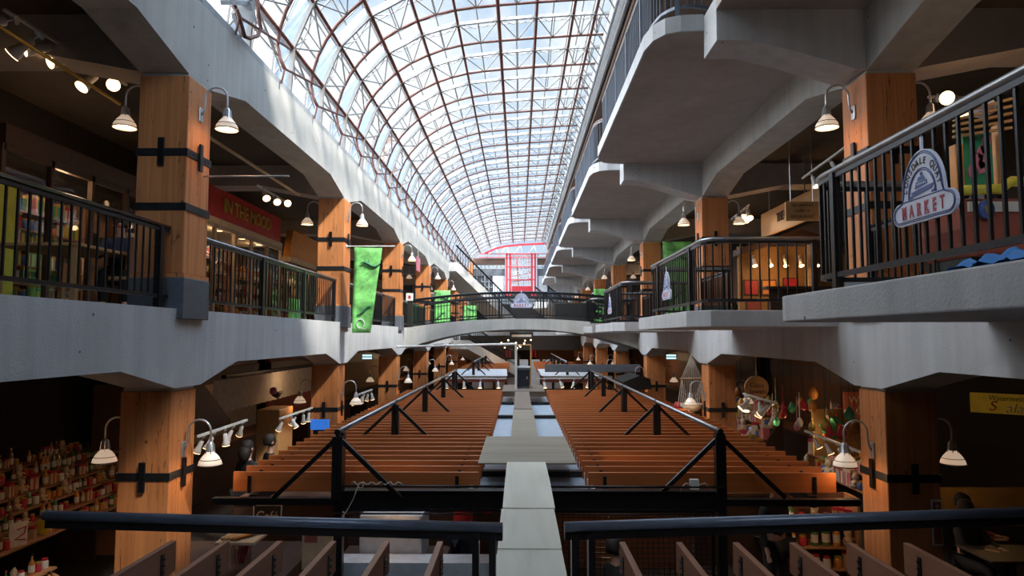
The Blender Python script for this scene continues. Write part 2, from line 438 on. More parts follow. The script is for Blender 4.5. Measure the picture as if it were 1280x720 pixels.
# ================================================================ RAILINGS
def rail_run(t, pts, z0, hgt, top='handrail_dark', toprad=.026, sp=.12, posts=(), post_w=.05, indiv=True, zf=None, skip_ends=True, mat='rail_steel', edge=None):
    """railing through the ground points pts (x,y); every baluster is a child of its own when indiv"""
    P = [Vector((p[0], p[1], 0)) for p in pts]
    seg = [(P[i+1]-P[i]).length for i in range(len(P)-1)]; T = sum(seg)
    def on(s):
        for i, l in enumerate(seg):
            if s <= l+1e-9 or i == len(seg)-1:
                p = P[i].lerp(P[i+1], min(1, max(0, s/l))); return p, (P[i+1]-P[i]).normalized()
            s -= l
    zz = zf or (lambda p: 0.0)
    samples = [on(T*i/max(2, int(T/.12)))[0] for i in range(max(2, int(T/.12))+1)]
    if len(P) == 2 and zf is None: samples = [P[0], P[1]]
    MB().tube([(p.x, p.y, z0+hgt+zz(p)) for p in samples], toprad, 10).build('handrail', top, t, smooth=True)
    m = MB()
    for i in range(len(samples)-1):
        a, b = samples[i], samples[i+1]
        m.bar((a.x, a.y, z0+hgt-.045+zz(a)), (b.x, b.y, z0+hgt-.045+zz(b)), .03, .035)
    m.build('top_bar', mat, t)
    m = MB()
    for i in range(len(samples)-1):
        a, b = samples[i], samples[i+1]
        m.bar((a.x, a.y, z0+.14+zz(a)), (b.x, b.y, z0+.14+zz(b)), .035, .04)
    m.build('bottom_rail', edge or mat, t)
    n = max(2, int(round(T/sp)))
    bal = None; allb = MB()
    for i in range(1, n):
        p, d = on(T*i/n)
        if indiv:
            if bal is None: bal = MB().box(-.009, .009, -.009, .009, .14, hgt-.05).build('baluster', mat, t); b = bal
            else: b = bal.copy(); COL.objects.link(b); b.parent = t
            b.location = (p.x, p.y, z0+zz(p))
        else: allb.box(p.x-.009, p.x+.009, p.y-.009, p.y+.009, z0+.14+zz(p), z0+hgt-.05+zz(p))
    if not indiv: allb.build('baluster_row', mat, t)['kind'] = 'stuff'
    po = None
    for s in posts:
        p, d = on(s*T)
        if po is None: po = MB().box(-post_w/2, post_w/2, -post_w/2, post_w/2, 0, hgt-.02).build('post', mat, t); b = po
        else: b = po.copy(); COL.objects.link(b); b.parent = t
        b.location = (p.x, p.y, z0+zz(p)); b.rotation_euler = (0, 0, math.atan2(d.y, d.x))
RH = .955
for k in range(-1, 6):
    ya = (CY[k]+CW if k >= 0 else YB+.3); yb = CY[k+1]
    t = thing('railing', 'black steel railing with thin balusters %s on the left gallery' % (['before the nearest post', 'between the nearest and second posts', 'between the second and third posts', 'between the third and fourth posts', 'between the fourth and fifth posts', 'between the fifth and sixth posts', 'between the sixth and farthest posts'][k+1]), 'railing', (0,0,0), 0, 'left gallery railings')
    rail_run(t, [(XL-.16, ya+.04), (XL-.16, yb-.04)], F2, RH, 'handrail' if k >= 0 else 'handrail_dark', posts=(.02, .34, .66, .98), post_w=.07, indiv=k < 4, sp=.135)

# ---------------- right hand balconies, level two
def arc(cx, cy, r, a0, a1, n=8): return [(cx+r*math.cos(math.radians(a0+(a1-a0)*i/n)), cy+r*math.sin(math.radians(a0+(a1-a0)*i/n))) for i in range(n+1)]
WHB = ['nearest', 'second', 'third', 'fourth', 'fifth', 'sixth']
for k in range(6):
    yc0 = (1.75 if k == 0 else 9.2+BAY*(k-1)); yc1 = 5.9 if k == 0 else yc0+4.1
    xo = 2.27
    c = .42
    if k == 0: yn, poly = -1.5, [(XR+.05, -1.5), (xo, -1.5)] + arc(xo+.3, yc1-.05, .3, 180, 90, 6) + [(XR+.05, yc1+.25)]
    else: poly = [(XR+.05, yc0-.2), (xo+.25, yc0-.2), (xo, yc0+.1), (xo, yc1-.3), (xo+c, yc1+.2), (XR+.05, yc1+.2)]
    b = MB().prism(poly, F2-.20, F2+.02, 'XY'); tag(b.build('balcony_slab', 'concrete_side', bevel=.012), 'projecting grey concrete balcony slab, %s along the right gallery' % WHB[k], 'balcony', 'right gallery balcony slabs')
    # deep rib below the slab
    xi = 2.52
    if k == 0: pts = [(xi, -1.4)] + [(xi, yc1-.32)] + arc(xi+.28, yc1-.28, .28, 180, 90, 5)[1:] + [(XR+.02, yc1)]
    else: pts = [(XR-.02, yc0)] + [(xi+.3, yc0)] + arc(xi+.25, yc0+.25, .25, 270, 180, 5)[1:] + [(xi, yc1-.4)] + [(xi+.3, yc1), (XR-.02, yc1)]
    t = thing('railing', 'black steel balcony railing with pale handrail, %s along the right gallery' % WHB[k], 'railing', group='right balcony railings')
    rail_run(t, pts, F2+.02, RH+.02, 'handrail', .03, .115 if k == 0 else .125, posts=((.0, .25, .772, .96, 1) if k == 0 else (0.02, .33, .66, .98)), post_w=.06, indiv=k < 3, edge='strap_steel')
    # rails closing the gap between balconies
    ya, yb = yc1, CY[k]
    t = thing('railing', 'short black railing between the %s balcony and its post, right gallery' % WHB[k], 'railing', group='short right railings')
    rail_run(t, [(XR-.04, ya+.03), (XR-.04, yb-.03)], F2, RH, 'handrail_dark', sp=.13, posts=(.02, .98), indiv=k < 2)
# ---------------- right hand outriggers and top balconies, level three
for k, y in enumerate(CY):
    p = [(XR+.1, F3), (2.38, F3-.03), (2.38, 3.56), (2.75, 3.56), (XR-.9, 3.44), (XR-.1, 3.2), (XR+.1, 3.2)]
    struct(MB().prism(p, y, y+.56, 'XZ'), 'outrigger_beam', 'concrete_side', 'tapered concrete outrigger beam carrying the top right balcony')
    if k == 0:
        q = [(XR+.3, 1.0), (2.38, 1.0), (2.38, 8.0), (XR+.3, 8.0)]
        struct(MB().prism(q, 3.94, F3, 'XY'), 'balcony_slab', 'concrete_soffit')
    if k == 6: continue
    ya, yb = y+.56, CY[k+1]
    poly = [(XR+.3, ya), (2.38, ya)] + [(2.10, ya+.02), (1.92, ya+.10), (1.80, ya+.30), (1.74, ya+.62)] + [(1.74, yb-.62), (1.80, yb-.32), (1.92, yb-.12), (2.10, yb-.03), (2.38, yb), (XR+.3, yb)]
    struct(MB().use('concrete_soffit').prism(poly, 3.94, F3, 'XY'), 'balcony_slab', 'concrete_soffit', bevel=0)
    rim = MB(); e = poly[1:-1]
    for i in range(len(e)-1):
        a, b = Vector((*e[i], 4.04)), Vector((*e[i+1], 4.04)); rim.bar(a, b, .03, .215)
    struct(rim, 'slab_edge', 'concrete_side')
    t = thing('railing', 'grey steel railing with broad balusters on the %s top right balcony' % WHB[k], 'railing', group='top right balcony railings')
    e2 = [(x+.10, yy) for x, yy in poly[1:-1]]
    e2[0] = (2.5, ya+.12); e2[-1] = (2.5, yb-.12)
    rail_run(t, e2, F3, 1.06, 'bronze_edge', .022, .11, posts=(.06, .24, .42, .58, .76, .94), post_w=.055, indiv=k < 2, mat='upper_rail')

# ================================================================ FOOTBRIDGE
br = thing('footbridge', 'arched concrete footbridge with black railings crossing the nave', 'bridge')
BY0, BY1 = 24.2, 27.6; XA, XB = XL-.1, XR+.1; XM = (XA+XB)/2; HW = (XB-XA)/2
def bt(x): return F2-.02 + .33*(1-((x-XM)/HW)**2)
def bb(x): return -.44 + .70*(1-abs((x-XM)/HW)**2.2)
n = 28; top = [(XA+(XB-XA)*i/n, bt(XA+(XB-XA)*i/n)) for i in range(n+1)]; bot = [(XB-(XB-XA)*i/n, bb(XB-(XB-XA)*i/n)) for i in range(n+1)]
MB().prism(top+bot, BY0, BY1, 'XZ').build('deck', 'concrete', br)
for yy, nm in ((BY0+.12, 'front'), (BY1-.12, 'rear')):
    r = thing('side_railing', None, None); r.parent = br
    rail_run(r, [(XA+.25, yy), (XB-.25, yy)], 0, RH, 'handrail_dark', .03, .115, posts=(.0, .2, .4, .6, .8, 1), indiv=nm == 'front', zf=lambda p: bt(p.x))
    m = MB()
    for i in range(n): m.bar((top[i][0]*.97, yy, top[i][1]+.80), (top[i+1][0]*.97, yy, top[i+1][1]+.80), .025, .03)
    m.build('middle_rail', 'rail_steel', r)

# ================================================================ GLASS VAULT
PROF = [(2.10,7.52),(1.5,7.5),(.9,7.46),(.24,7.42),(-.43,7.37),(-1.0,7.32),(-1.5,7.24),(-1.9,7.14),(-2.3,6.99),(-2.7,6.80),(-3.0,6.60),(-3.3,6.33),(-3.55,6.06),(-3.75,5.76),(-3.9,5.45),(-4.0,5.12),(-4.03,4.85),(-3.98,4.62),(-3.9,4.45)]
NODES = [(2.10,7.50),(1.79,7.50),(1.27,7.48),(.41,7.43),(-.47,7.36),(-1.42,7.25),(-2.25,7.01),(-3.04,6.58),(-3.66,5.94),(-4.0,5.10),(-4.05,4.25)]
def outp(P, d):
    r = []
    for i, (x, z) in enumerate(P):
        a = P[max(0, i-1)]; b = P[min(len(P)-1, i+1)]
        tx, tz = b[0]-a[0], b[1]-a[1]; l = math.hypot(tx, tz)
        r.append((x+tz/l*d*1.0, z-tx/l*d*1.0))
    return r
NO = outp(NODES, .30)
RS = BAY/4
RY = [9.19 + RS*k for k in range(24)]
# which way is outward: test
if NO[5][1] < NODES[5][1]: NO = outp(NODES, -.30)
NF = [(x, z) for x, z in NO]
rib0 = thing('roof_rib', 'slender curved steel rib of the glass vault with silver bars', 'roof rib', group='evenly spaced ribs of the glass vault')
MB().tube([(x, 0, z) for x, z in PROF], .032, 8).build('arch_tube', 'roof_brown', rib0, smooth=True)
sb = MB(); fb = MB(); wb = MB(); D = .68
for i in range(len(NODES)-1):
    a, b = NODES[i], NODES[i+1]
    sb.bar((a[0], D, a[1]), (b[0], D, b[1]), .07, .055, (0,1,0))
    oa, ob = NO[i], NO[i+1]
    if 1:
        k = [.1, .1, .12, .15, .2, .3, .45, .75, 1, 1][i]
        fb.prism([a, b, (b[0]+(ob[0]-b[0])*k, b[1]+(ob[1]-b[1])*k), (a[0]+(oa[0]-a[0])*k, a[1]+(oa[1]-a[1])*k)], D+.02, D+.05, 'XZ')
sb.build('silver_chord', 'roof_silver', rib0); fb.build('fin', 'fin_blue', rib0)
def mid(a, b, t=.5): return (a[0]+(b[0]-a[0])*t, a[1]+(b[1]-a[1])*t)
for i in range(1, len(NODES)-1):
    a = NODES[i]
    for j in (i-1, i+1):
        q = mid(a, NODES[j], .5); wb.tube([(a[0], D, a[1]), (q[0], RS-.02, q[1])], .016, 5)
        q = mid(a, NO[j], .42); wb.tube([(a[0], D, a[1]), (q[0], (D+RS)/2, q[1])], .012, 5)
for i in range(len(NODES)-1):
    q = mid(NODES[i], NODES[i+1]); wb.tube([(q[0], D, q[1]), (q[0], RS-.02, q[1])], .012, 5)
wb.build('web_bracing', 'roof_silver', rib0)
# staggered tubes along the springing and struts down to the wall plate
sp_ = MB()
sp_.tube([(-3.9, 0, 4.45), (-4.02, RS*1.37, 5.06)], .022, 7)
sp_.tube([(-3.9, 0, 4.45), (-3.95, 0, 4.2)], .018, 6)
sp_.build('springing_tube', 'roof_brown', rib0)
st = MB()
st.tube([(-4.0, D, 5.1), (-4.3, .2, 4.2)], .016, 6); st.tube([(-4.0, D, 5.1), (-3.95, RS, 4.4)], .012, 6)
st.tube([(-4.0, D, 5.1), (-4.35, D+.5, 4.75)], .012, 6); st.tube([(-3.9, 0, 4.45), (-4.32, .0, 5.0)], .012, 6)
st.build('springing_strut', 'roof_silver', rib0)
rs = MB()
for a in (.25, .8, 1.35): rs.tube([(1.80, a, 7.48), (2.22, a+.35, 7.02)], .016, 6)
rs.tube([(2.02, 0, 7.50), (2.22, 0, 7.02)], .02, 6)
rs.build('eave_strut', 'roof_silver', rib0)
for k, y in enumerate(RY):
    r = rib0 if k == 0 else dup(rib0)
    r.location = (0, y, 0)
YE = RY[-1]+RS
for i, (x, z) in enumerate(NODES[1:-1]):
    p = tag(MB().tube([(x, 8.4, z), (x, YE, z)], (.034 if i not in (3, 6) else .045), 8).build('roof_purlin', 'roof_brown', smooth=True), 'long brown tube running the length of the glass vault, %s' % (['closest to the right eave', 'second from the right eave', 'third from the right eave', 'just right of the crown', 'left of the crown', 'at the start of the curve', 'on the upper curve', 'halfway down the curve', 'lowest, above the left beam'][i]), 'roof tube', 'lengthwise tubes of the glass vault')
    MB().bar((NO[i+1][0]*.3+x*.7, 8.4, NO[i+1][1]*.3+z*.7), (NO[i+1][0]*.3+x*.7, YE, NO[i+1][1]*.3+z*.7), .045, .07).build('backing_bar', 'eave_grey', p)
GL = outp(NODES, .33 if outp(NODES, .33)[5][1] > NODES[5][1] else -.33)
GL[-1] = (-4.42, 4.15); GL[0] = (2.2, 7.86)
w = thing('window_1', 'curved glass vault roofing the nave', None); w['kind'] = 'structure'
g = MB()
for i in range(len(GL)-1): g.quad((GL[i][0], 8.3, GL[i][1]), (GL[i+1][0], 8.3, GL[i+1][1]), (GL[i+1][0], YE, GL[i+1][1]), (GL[i][0], YE, GL[i][1]))
g.build('glass', 'glass_roof', w)
g = MB()
for i in range(len(GL)-1):
    for t_ in (0, .5):
        q = mid(GL[i], GL[i+1], t_); g.bar((q[0], 8.3, q[1]), (q[0], YE, q[1]), .03, .03)
for k in range(len(RY)*2):
    y = RY[0]+D+RS/2*k
    for i in range(len(GL)-1): g.bar((GL[i][0], y, GL[i][1]), (GL[i+1][0], y, GL[i+1][1]), .028, .028, (0,1,0))
g.build('glazing_bar', 'roof_silver', w)
# eave on the right
struct(MB().prism([(2.20,7.9),(2.18,7.30),(2.13,7.30),(2.13,7.05),(2.20,6.98),(2.34,6.98),(2.34,7.9)], 8.3, YE+1, 'XZ'), 'eave_beam', 'eave_grey', 'pale grey gutter beam along the right edge of the glass vault')
struct(MB().tube([(2.10, 8.3, 7.12), (2.10, YE, 7.12)], .028, 8).tube([(2.24, 8.3, 6.95), (2.24, YE, 6.95)], .035, 8), 'eave_pipe', 'eave_grey')
struct(MB().box(2.34, 2.5, 8.3, YF, 6.80, 6.98), 'trim_1', 'soffit_brown')
# kerb and gutter on top of the left beam
struct(MB().box(XL-.12, XL-.02, 8.3, YF, 4.2, 4.30).box(XL-.50, XL-.12, 8.3, YF, 4.2, 4.24), 'trim_2', 'eave_grey')
# service bracket and pipe loop high on the near left
t = thing('service_bracket', 'bent pipe loop and steel brackets above the near left beam', 'bracket', (0,0,0))
lp = [at(322,0,X=-3.9), at(323,20,X=-3.9), at(326,35,X=-3.9), at(322,45,X=-3.9), at(312,48,X=-3.9), at(306,46,X=-3.9), at(302,32,X=-3.9), at(296,12,X=-3.9)]
MB().tube(lp, .03, 8).build('pipe_loop', 'roof_brown', t, smooth=True)
a, b = at(300,60,X=-3.97), at(286,8,X=-3.97)
MB().bar(at(309,28,X=-3.95), at(306,2,X=-3.95), .05, .22, (1,0,0)).bar(at(303,44,X=-3.98), at(292,14,X=-3.98), .05, .10).bar(at(280,3,X=-3.95), at(312,4,X=-3.95), .10, .06).build('bracket_plate', 'eave_grey', t)
# towers seen through the glass, outside
for px, py, Yd, lab in ((487, 172, 48, 'dark brick tower outside beyond the left glazing'), (541, 262, 60, 'farther dark brick tower outside past the curved glass'), (370/6+500, 318, 80, 'farthest small dark tower outside the glass')):
    c = at(px, py, Y=Yd)
    t = thing('brick_tower', lab, 'tower', (c.x, c.y, 0), group='dark towers outside')
    wd = .42*Yd/48
    MB().box(-wd, wd, -wd, wd, GF, c.z).build('shaft', 'brick_dark', t)
    wm = MB()
    for j in range(9): wm.box(-wd*.5, wd*.3, -wd-.02, -wd+.02, c.z-1-j*.9, c.z-.6-j*.9)
    wm.build('window', 'white_paint', t)
    MB().box(-wd*1.2, wd*1.2, -wd*1.2, wd*1.2, c.z, c.z+.2).build('cap', 'brick_dark', t)
# ================================================================ TRELLIS CANOPY OVER THE STALLS
def make_joist(L, w, d, mat, n_br=2, ax='x'):
    t = thing('timber_joist', 'x', 'joist')
    if ax == 'x': MB().box(0, L, -w/2, w/2, -d, 0).build('board', mat, t, bevel=.003)
    else: MB().box(-w/2, w/2, 0, L, -d, 0).build('board', mat, t, bevel=.003)
    for q in (.20, L-.26) if n_br == 2 else (L-.22,):
        m = MB()
        if ax == 'x':
            m.box(q-.022, q+.022, -w/2-.008, w/2+.008, -d-.02, -.045); 
            for zz in (-.09, -.16): m.lathe([(.009, -.02-w/2), (.009, -.0)], (q, 0, zz), 6, 'Y')
        else:
            m.box(-w/2-.008, w/2+.008, q-.022, q+.022, -d-.02, -.045)
            for zz in (-.08, -.13, -.18): m.lathe([(.009, -.025-w/2), (.009, w/2+.025)], (0, q, zz), 6, 'X')
        m.build('bracket', 'black_steel', t)
    return t
NJ = 34
for side, x0, L in (('left', -3.50, 3.0), ('right', .84, 3.0)):
    p = make_joist(L, .045, .235, 'cedar')
    for i in range(NJ):
        o = p if i == 0 else dup(p)
        o.location = (x0, 8.48+i*.392, -1.65)
        o['label'] = 'long cedar joist in the %s block of the canopy, laid across the nave' % side if i else 'long cedar joist at the near end of the %s canopy block' % side
        o['group'] = 'cedar joists of the %s canopy block' % side
for side, xs in (('left', [-.64-.434*i for i in range(6)]), ('right', [.83+.456*i for i in range(6)])):
    p = make_joist(4.6, .048, .24, 'cedar_y', 1, 'y')
    for i, x in enumerate(xs):
        o = p if i == 0 else dup(p)
        o.location = (x, 1.05, -1.65)
        o['label'] = 'near cedar joist end pointing into the nave, %s from the walkway on the %s' % (['first', 'second', 'third', 'fourth', 'fifth', 'sixth'][i], side); o['group'] = 'near joist ends on the %s' % side
for side, x0, x1 in (('left', -2.9, -.62), ('right', .95, 3.4)):
    xs = [-.64-.434*i for i in range(6)] if side == 'left' else [.83+.456*i for i in range(6)]
    t = thing('roof_sheet', 'pale blue corrugated sheet below the near %s joist ends' % side, 'roofing sheet')
    m = MB(); n_ = 60; a, b = (x0-.1, x1+.25) if side == 'left' else (x0-.25, x1)
    for i in range(n_):
        xa, xb = a+(b-a)*i/n_, a+(b-a)*(i+1)/n_
        za, zb = -1.93+.012*math.sin(i*1.3), -1.93+.012*math.sin((i+1)*1.3)
        m.quad((xa, 1.1, za), (xb, 1.1, zb), (xb, 5.45, zb), (xa, 5.45, za))
    m.build('sheet', 'pale_sheet', t, smooth=True)
    MB().box(a, b, 5.45, 5.50, -1.96, -1.91).build('edge_trim', 'black_steel', t)
    b_ = MB().box(a-.6 if side == 'left' else a, b if side == 'left' else b+.6, 5.2, 5.34, -2.12, -1.97)
    b_.build('bearer', 'black_steel', t)
# far block of joists
pf = {}
for side, x0, L in (('left', -3.2, 2.6), ('right', .95, 2.6)):
    p = tag(MB().box(0, L, -.022, .022, -.22, 0).build('timber_joist', 'cedar'), 'x', 'joist')
    for i in range(26):
        o = p if i == 0 else dup(p)
        o.location = (x0, 36.2+i*.39, -1.65); o['label'] = 'short cedar joist in the distant %s canopy block beyond the pale sheets' % side; o['group'] = 'distant %s cedar joists' % side
    t = thing('roof_sheet', 'pale translucent sheet roof in front of the distant %s joists' % side, 'roofing sheet')
    MB().prism([(x0, 29.2), (x0+2.7 if side == 'left' else x0+2.7, 29.2), (x0+2.55, 35.6), (x0, 35.6)], -1.70, -1.66, 'XY').build('sheet', 'pale_panel', t)
    MB().box(x0, x0+2.7, 29.1, 29.2, -1.92, -1.66).build('edge_board', 'wall_red', t)
    MB().box(x0, x0+2.7, 27.0, 27.1, -1.62, -1.54).build('purlin', 'white_metal', t)
# bearers and posts carrying the trellis
t = thing('bearer_frame', 'black steel posts and bearers holding up the canopy joists', 'steel frame')
for x in (-2.10, 2.34):
    for y in (8.1, 15.33, 22.0): MB().box(x-.05, x+.05, y-.05, y+.05, GF, -1.12).build('post', 'black_steel', t)
for x in (-3.2, -.8, 1.14, 3.5):
    MB().box(x-.04, x+.04, 8.3, 21.8, -2.02, -1.89).build('bearer', 'black_steel', t)
for x0, x1 in ((-2.15, -.17), (.35, 2.36)):
    m = MB().box(x0, x1, 8.06, 8.2, -1.80, -1.785).box(x0, x1, 8.12, 8.14, -2.0, -1.79).box(x0, x1, 8.06, 8.2, -2.02, -2.0)
    m.build('crossbeam', 'black_steel', t)
    MB().tube([(x0, 8.0, -1.72), (x1, 8.0, -1.72)], .014, 8).build('conduit', 'strap_steel', t, smooth=True)
    MB().tube([(x0, 8.0, -2.03), (x1, 8.0, -2.03)], .010, 8).build('conduit', 'strap_steel', t, smooth=True)
MB().box(-3.6, -2.1, 8.1, 8.2, -1.96, -1.885).build('crossbeam', 'black_steel', t)
MB().box(2.3, 3.95, 8.1, 8.2, -1.96, -1.885).build('crossbeam', 'black_steel', t)
t = thing('cable_coil', 'loose grey cable tied on the left black crossbeam', 'cable')
random.seed(3)
pts = [(-1.93+.028*i, 7.97+.015*math.sin(i*2.1), -1.68+.018*math.sin(i*1.7)) for i in range(22)]
MB().tube(pts, .006, 6).tube([(-1.85, 7.96, -1.7), (-1.9, 7.95, -1.85), (-1.98, 7.95, -2.0), (-2.04, 7.97, -2.06)], .006, 6).tube([(-1.82+.03*math.cos(a*.5), 7.95, -1.70+.03*math.sin(a*.5)) for a in range(13)], .006, 6, True).build('cable', 'rope', t, smooth=True)
t = thing('junction_box', 'small grey junction box with cable on the right black crossbeam', 'junction box', (0,0,0))
c = at(867, 605, Y=8.05)
MB().box(c.x-.05, c.x+.05, 7.99, 8.06, c.z-.055, c.z+.06).build('box', 'white_metal', t, bevel=.005)
MB().tube([(c.x-.17, 8.0, c.z-.08), (c.x-.15, 8.0, c.z-.02), (c.x-.1, 8.0, c.z+.02), (c.x-.04, 8.0, c.z)], .005, 6).tube([(c.x+.04, 8, c.z), (c.x+.12, 8.0, c.z+.02), (c.x+.2, 8.0, c.z-.05)], .005, 6).build('cable', 'rope', t, smooth=True)

# safety rails with A-braced posts
def safety_rail(x, ys, y_end, side, where, tube='handrail'):
    t = thing('safety_rail', 'steel tube rail on black braced posts over the %s %s joists' % (where, side), 'safety rail', (x, 0, 0))
    MB().tube([(0, ys[0]-.03, -1.10), (0, y_end, -1.10)], .030, 10).build('tube', tube, t, smooth=True)
    pp = bb_ = None
    for y in ys:
        if pp is None:
            pp = MB().box(-.058, -.012, -.05, .05, -1.88, -1.15).box(.012, .058, -.05, .05, -1.88, -1.15).box(-.02, .02, -.035, .035, -1.88, -1.12).build('post', 'black_steel', t)
            bb_ = MB().bar((0, 0, -1.16), (-.74, 0, -1.86), .05, .05, (0,1,0)).bar((0, 0, -1.16), (.74, 0, -1.86), .05, .05, (0,1,0)).build('brace', 'black_steel', t)
            cc = MB().lathe([(.036, -.05), (.036, .05)], (0, 0, -1.10), 10, 'Y').build('collar', 'black_steel', t)
            P, B, C_ = pp, bb_, cc
        else:
            P, B, C_ = pp.copy(), bb_.copy(), cc.copy()
            for q in (P, B, C_): COL.objects.link(q); q.parent = t
        for q in (P, B, C_): q.location = (0, y, 0)
ysA = [8.0+3.675*i for i in range(5)]
safety_rail(-2.10, ysA, 23.2, 'left', 'near'); safety_rail(2.34, [y+.1 for y in ysA], 23.3, 'right', 'near')
ysB = [30.0+3.675*i for i in range(5)]
safety_rail(-2.0, ysB, 45.0, 'left', 'distant'); safety_rail(2.1, ysB, 45.0, 'right', 'distant')
# transverse near rails
for side, a, b in (('left', (-2.97, 4.33), (-.10, 4.16)), ('right', (.27, 4.16), (3.30, 4.50))):
    t = thing('safety_rail', 'thick black tube rail running across above the near %s joist ends' % side, 'safety rail')
    L_ = 1.6 if side == 'right' else .25
    a3 = Vector((a[0], a[1], -1.115)); b3 = Vector((b[0], b[1], -1.135)) if side == 'left' else Vector((b[0]+L_, b[1]+.1, -1.09))
    if side == 'right': a3.z = -1.13
    MB().tube([a3, b3], .031, 12).build('tube', 'tube_blue', t, smooth=True)
    dn = Vector((0, .03, -.055))
    MB().bar(a3+dn, b3+dn, .05, .05).build('angle_bar', 'black_steel', t)
    q = b3 if side == 'left' else a3
    s_ = -1 if side == 'left' else 1
    for dx in (.06, .16): MB().box(q.x+s_*dx-.02, q.x+s_*dx+.02, 4.14, 4.24, -2.3, -1.17).build('post', 'black_steel', t)
    MB().box(q.x+s_*.02, q.x+s_*.2, 4.13, 4.25, -2.32, -2.3).build('foot_plate', 'black_steel', t)

# ---------------- maintenance walkway of plywood boards
def plank(x0, x1, y0, y1, z, mat, lab, th=.018, warp=.0, nx=1, dxf=0):
    m = MB(); n_ = 14
    vs = []; 
    for i in range(n_+1):
        y = y0+(y1-y0)*i/n_; zz = z + warp*math.sin(PI*i/n_)
        for x in (x0+dxf*i/n_, x1+dxf*i/n_):
            vs += [(x, y, zz), (x, y, zz-th)]
    fs = []
    for i in range(n_):
        b = i*4; c = b+4
        fs += [(b, b+2, c+2, c), (b+1, c+1, c+3, b+3), (b, c, c+1, b+1), (b+2, b+3, c+3, c+2)]
    fs += [(0, 1, 3, 2), (n_*4, n_*4+2, n_*4+3, n_*4+1)]
    m.add(vs, fs)
    return tag(m.build('plywood_board', mat), lab, 'board', 'plywood walkway boards')
plank(-.165, .32, 3.2, 5.28, -1.60, 'plywood', 'pale plywood walkway board in front, between the two thick black rails')
plank(-.165, .32, 5.27, 6.45, -1.588, 'plywood', 'pale plywood walkway board just past the black rail ends', warp=.01)
plank(-.155, .33, 6.44, 8.75, -1.575, 'plywood', 'warped pale plywood walkway board meeting the wide cross board', warp=.02)
plank(-.52, .72, 8.70, 11.0, -1.58, 'plywood_x', 'wide grained plywood board laid across the walkway')
plank(-.13, .30, 11.0, 15.2, -1.585, 'plywood_x', 'narrow grey-brown walkway board behind the wide cross board')
plank(-.12, .28, 15.1, 19.9, -1.57, 'plywood_dark', 'dark narrow walkway board leading to the far cross board')
plank(-.50, .74, 19.8, 22.4, -1.56, 'plywood_dark', 'dark plywood board laid across the far end of the walkway')
w_ = thing('aisle_roof', 'pale blue sheet roof below the plywood walkway', 'roofing sheet')
MB().box(-.56, .86, 8.25, 21.9, -1.93, -1.90).build('sheet', 'pale_sheet', w_)
for y in (9.4, 12.4, 16.0, 19.2): MB().box(-.56, .86, y, y+.14, -1.89, -1.82).build('rafter', 'black_steel', w_)
MB().box(-.6, -.56, 8.25, 21.9, -1.95, -1.80).box(.86, .90, 8.25, 21.9, -1.95, -1.80).build('side_trim', 'white_metal', w_)
# equipment on the far cross board
t = thing('equipment_cabinet', 'dark slate cabinet standing on the far cross board of the walkway', 'cabinet', (.10, 21.0, -1.56))
MB().box(-.22, .22, -.2, .2, .0, .62).build('body', 'base_grey', t, bevel=.01)
MB().box(-.20, .20, -.215, -.2, .06, .56).build('door', 'handrail_dark', t)
MB().box(-.24, .24, -.22, .22, .62, .66).build('top', 'pale_panel', t)
MB().box(.12, .15, -.235, -.215, .28, .36).build('handle', 'aluminium', t)
t = thing('pipe_frame', 'white painted pipe frame beside the slate cabinet on the walkway', 'frame')
q = at(645, 430, Y=20.6)
MB().tube([(q.x, 20.6, -1.56), (q.x, 20.6, q.z)], .035, 8).build('upright', 'white_metal', t)
MB().tube([(q.x, 20.6, q.z), (-3.7, 20.6, q.z-.08)], .035, 8).build('crossbar', 'white_metal', t)
MB().tube([(q.x+.45, 20.8, -1.56), (q.x+.45, 20.8, q.z-.03)], .022, 8).tube([(q.x, 20.7, q.z-.03), (q.x+.45, 20.8, q.z-.03)], .018, 8).build('brown_upright', 'sign_wood', t)
t = tag(MB().box(.86, 4.05, 23.0, 23.15, -1.18, -.93).build('steel_channel', 'base_grey', bevel=.01), 'grey blue steel channel lying across the far right rail', 'steel beam')
t = tag(MB().prism([(3.1,-1.35),(3.6,-1.15),(3.9,-1.25),(3.95,-1.55),(3.15,-1.6)], 20.5, 22.5, 'XZ').build('dark_awning', 'black'), 'dark cloth awning at the far end of the right joists', 'awning')

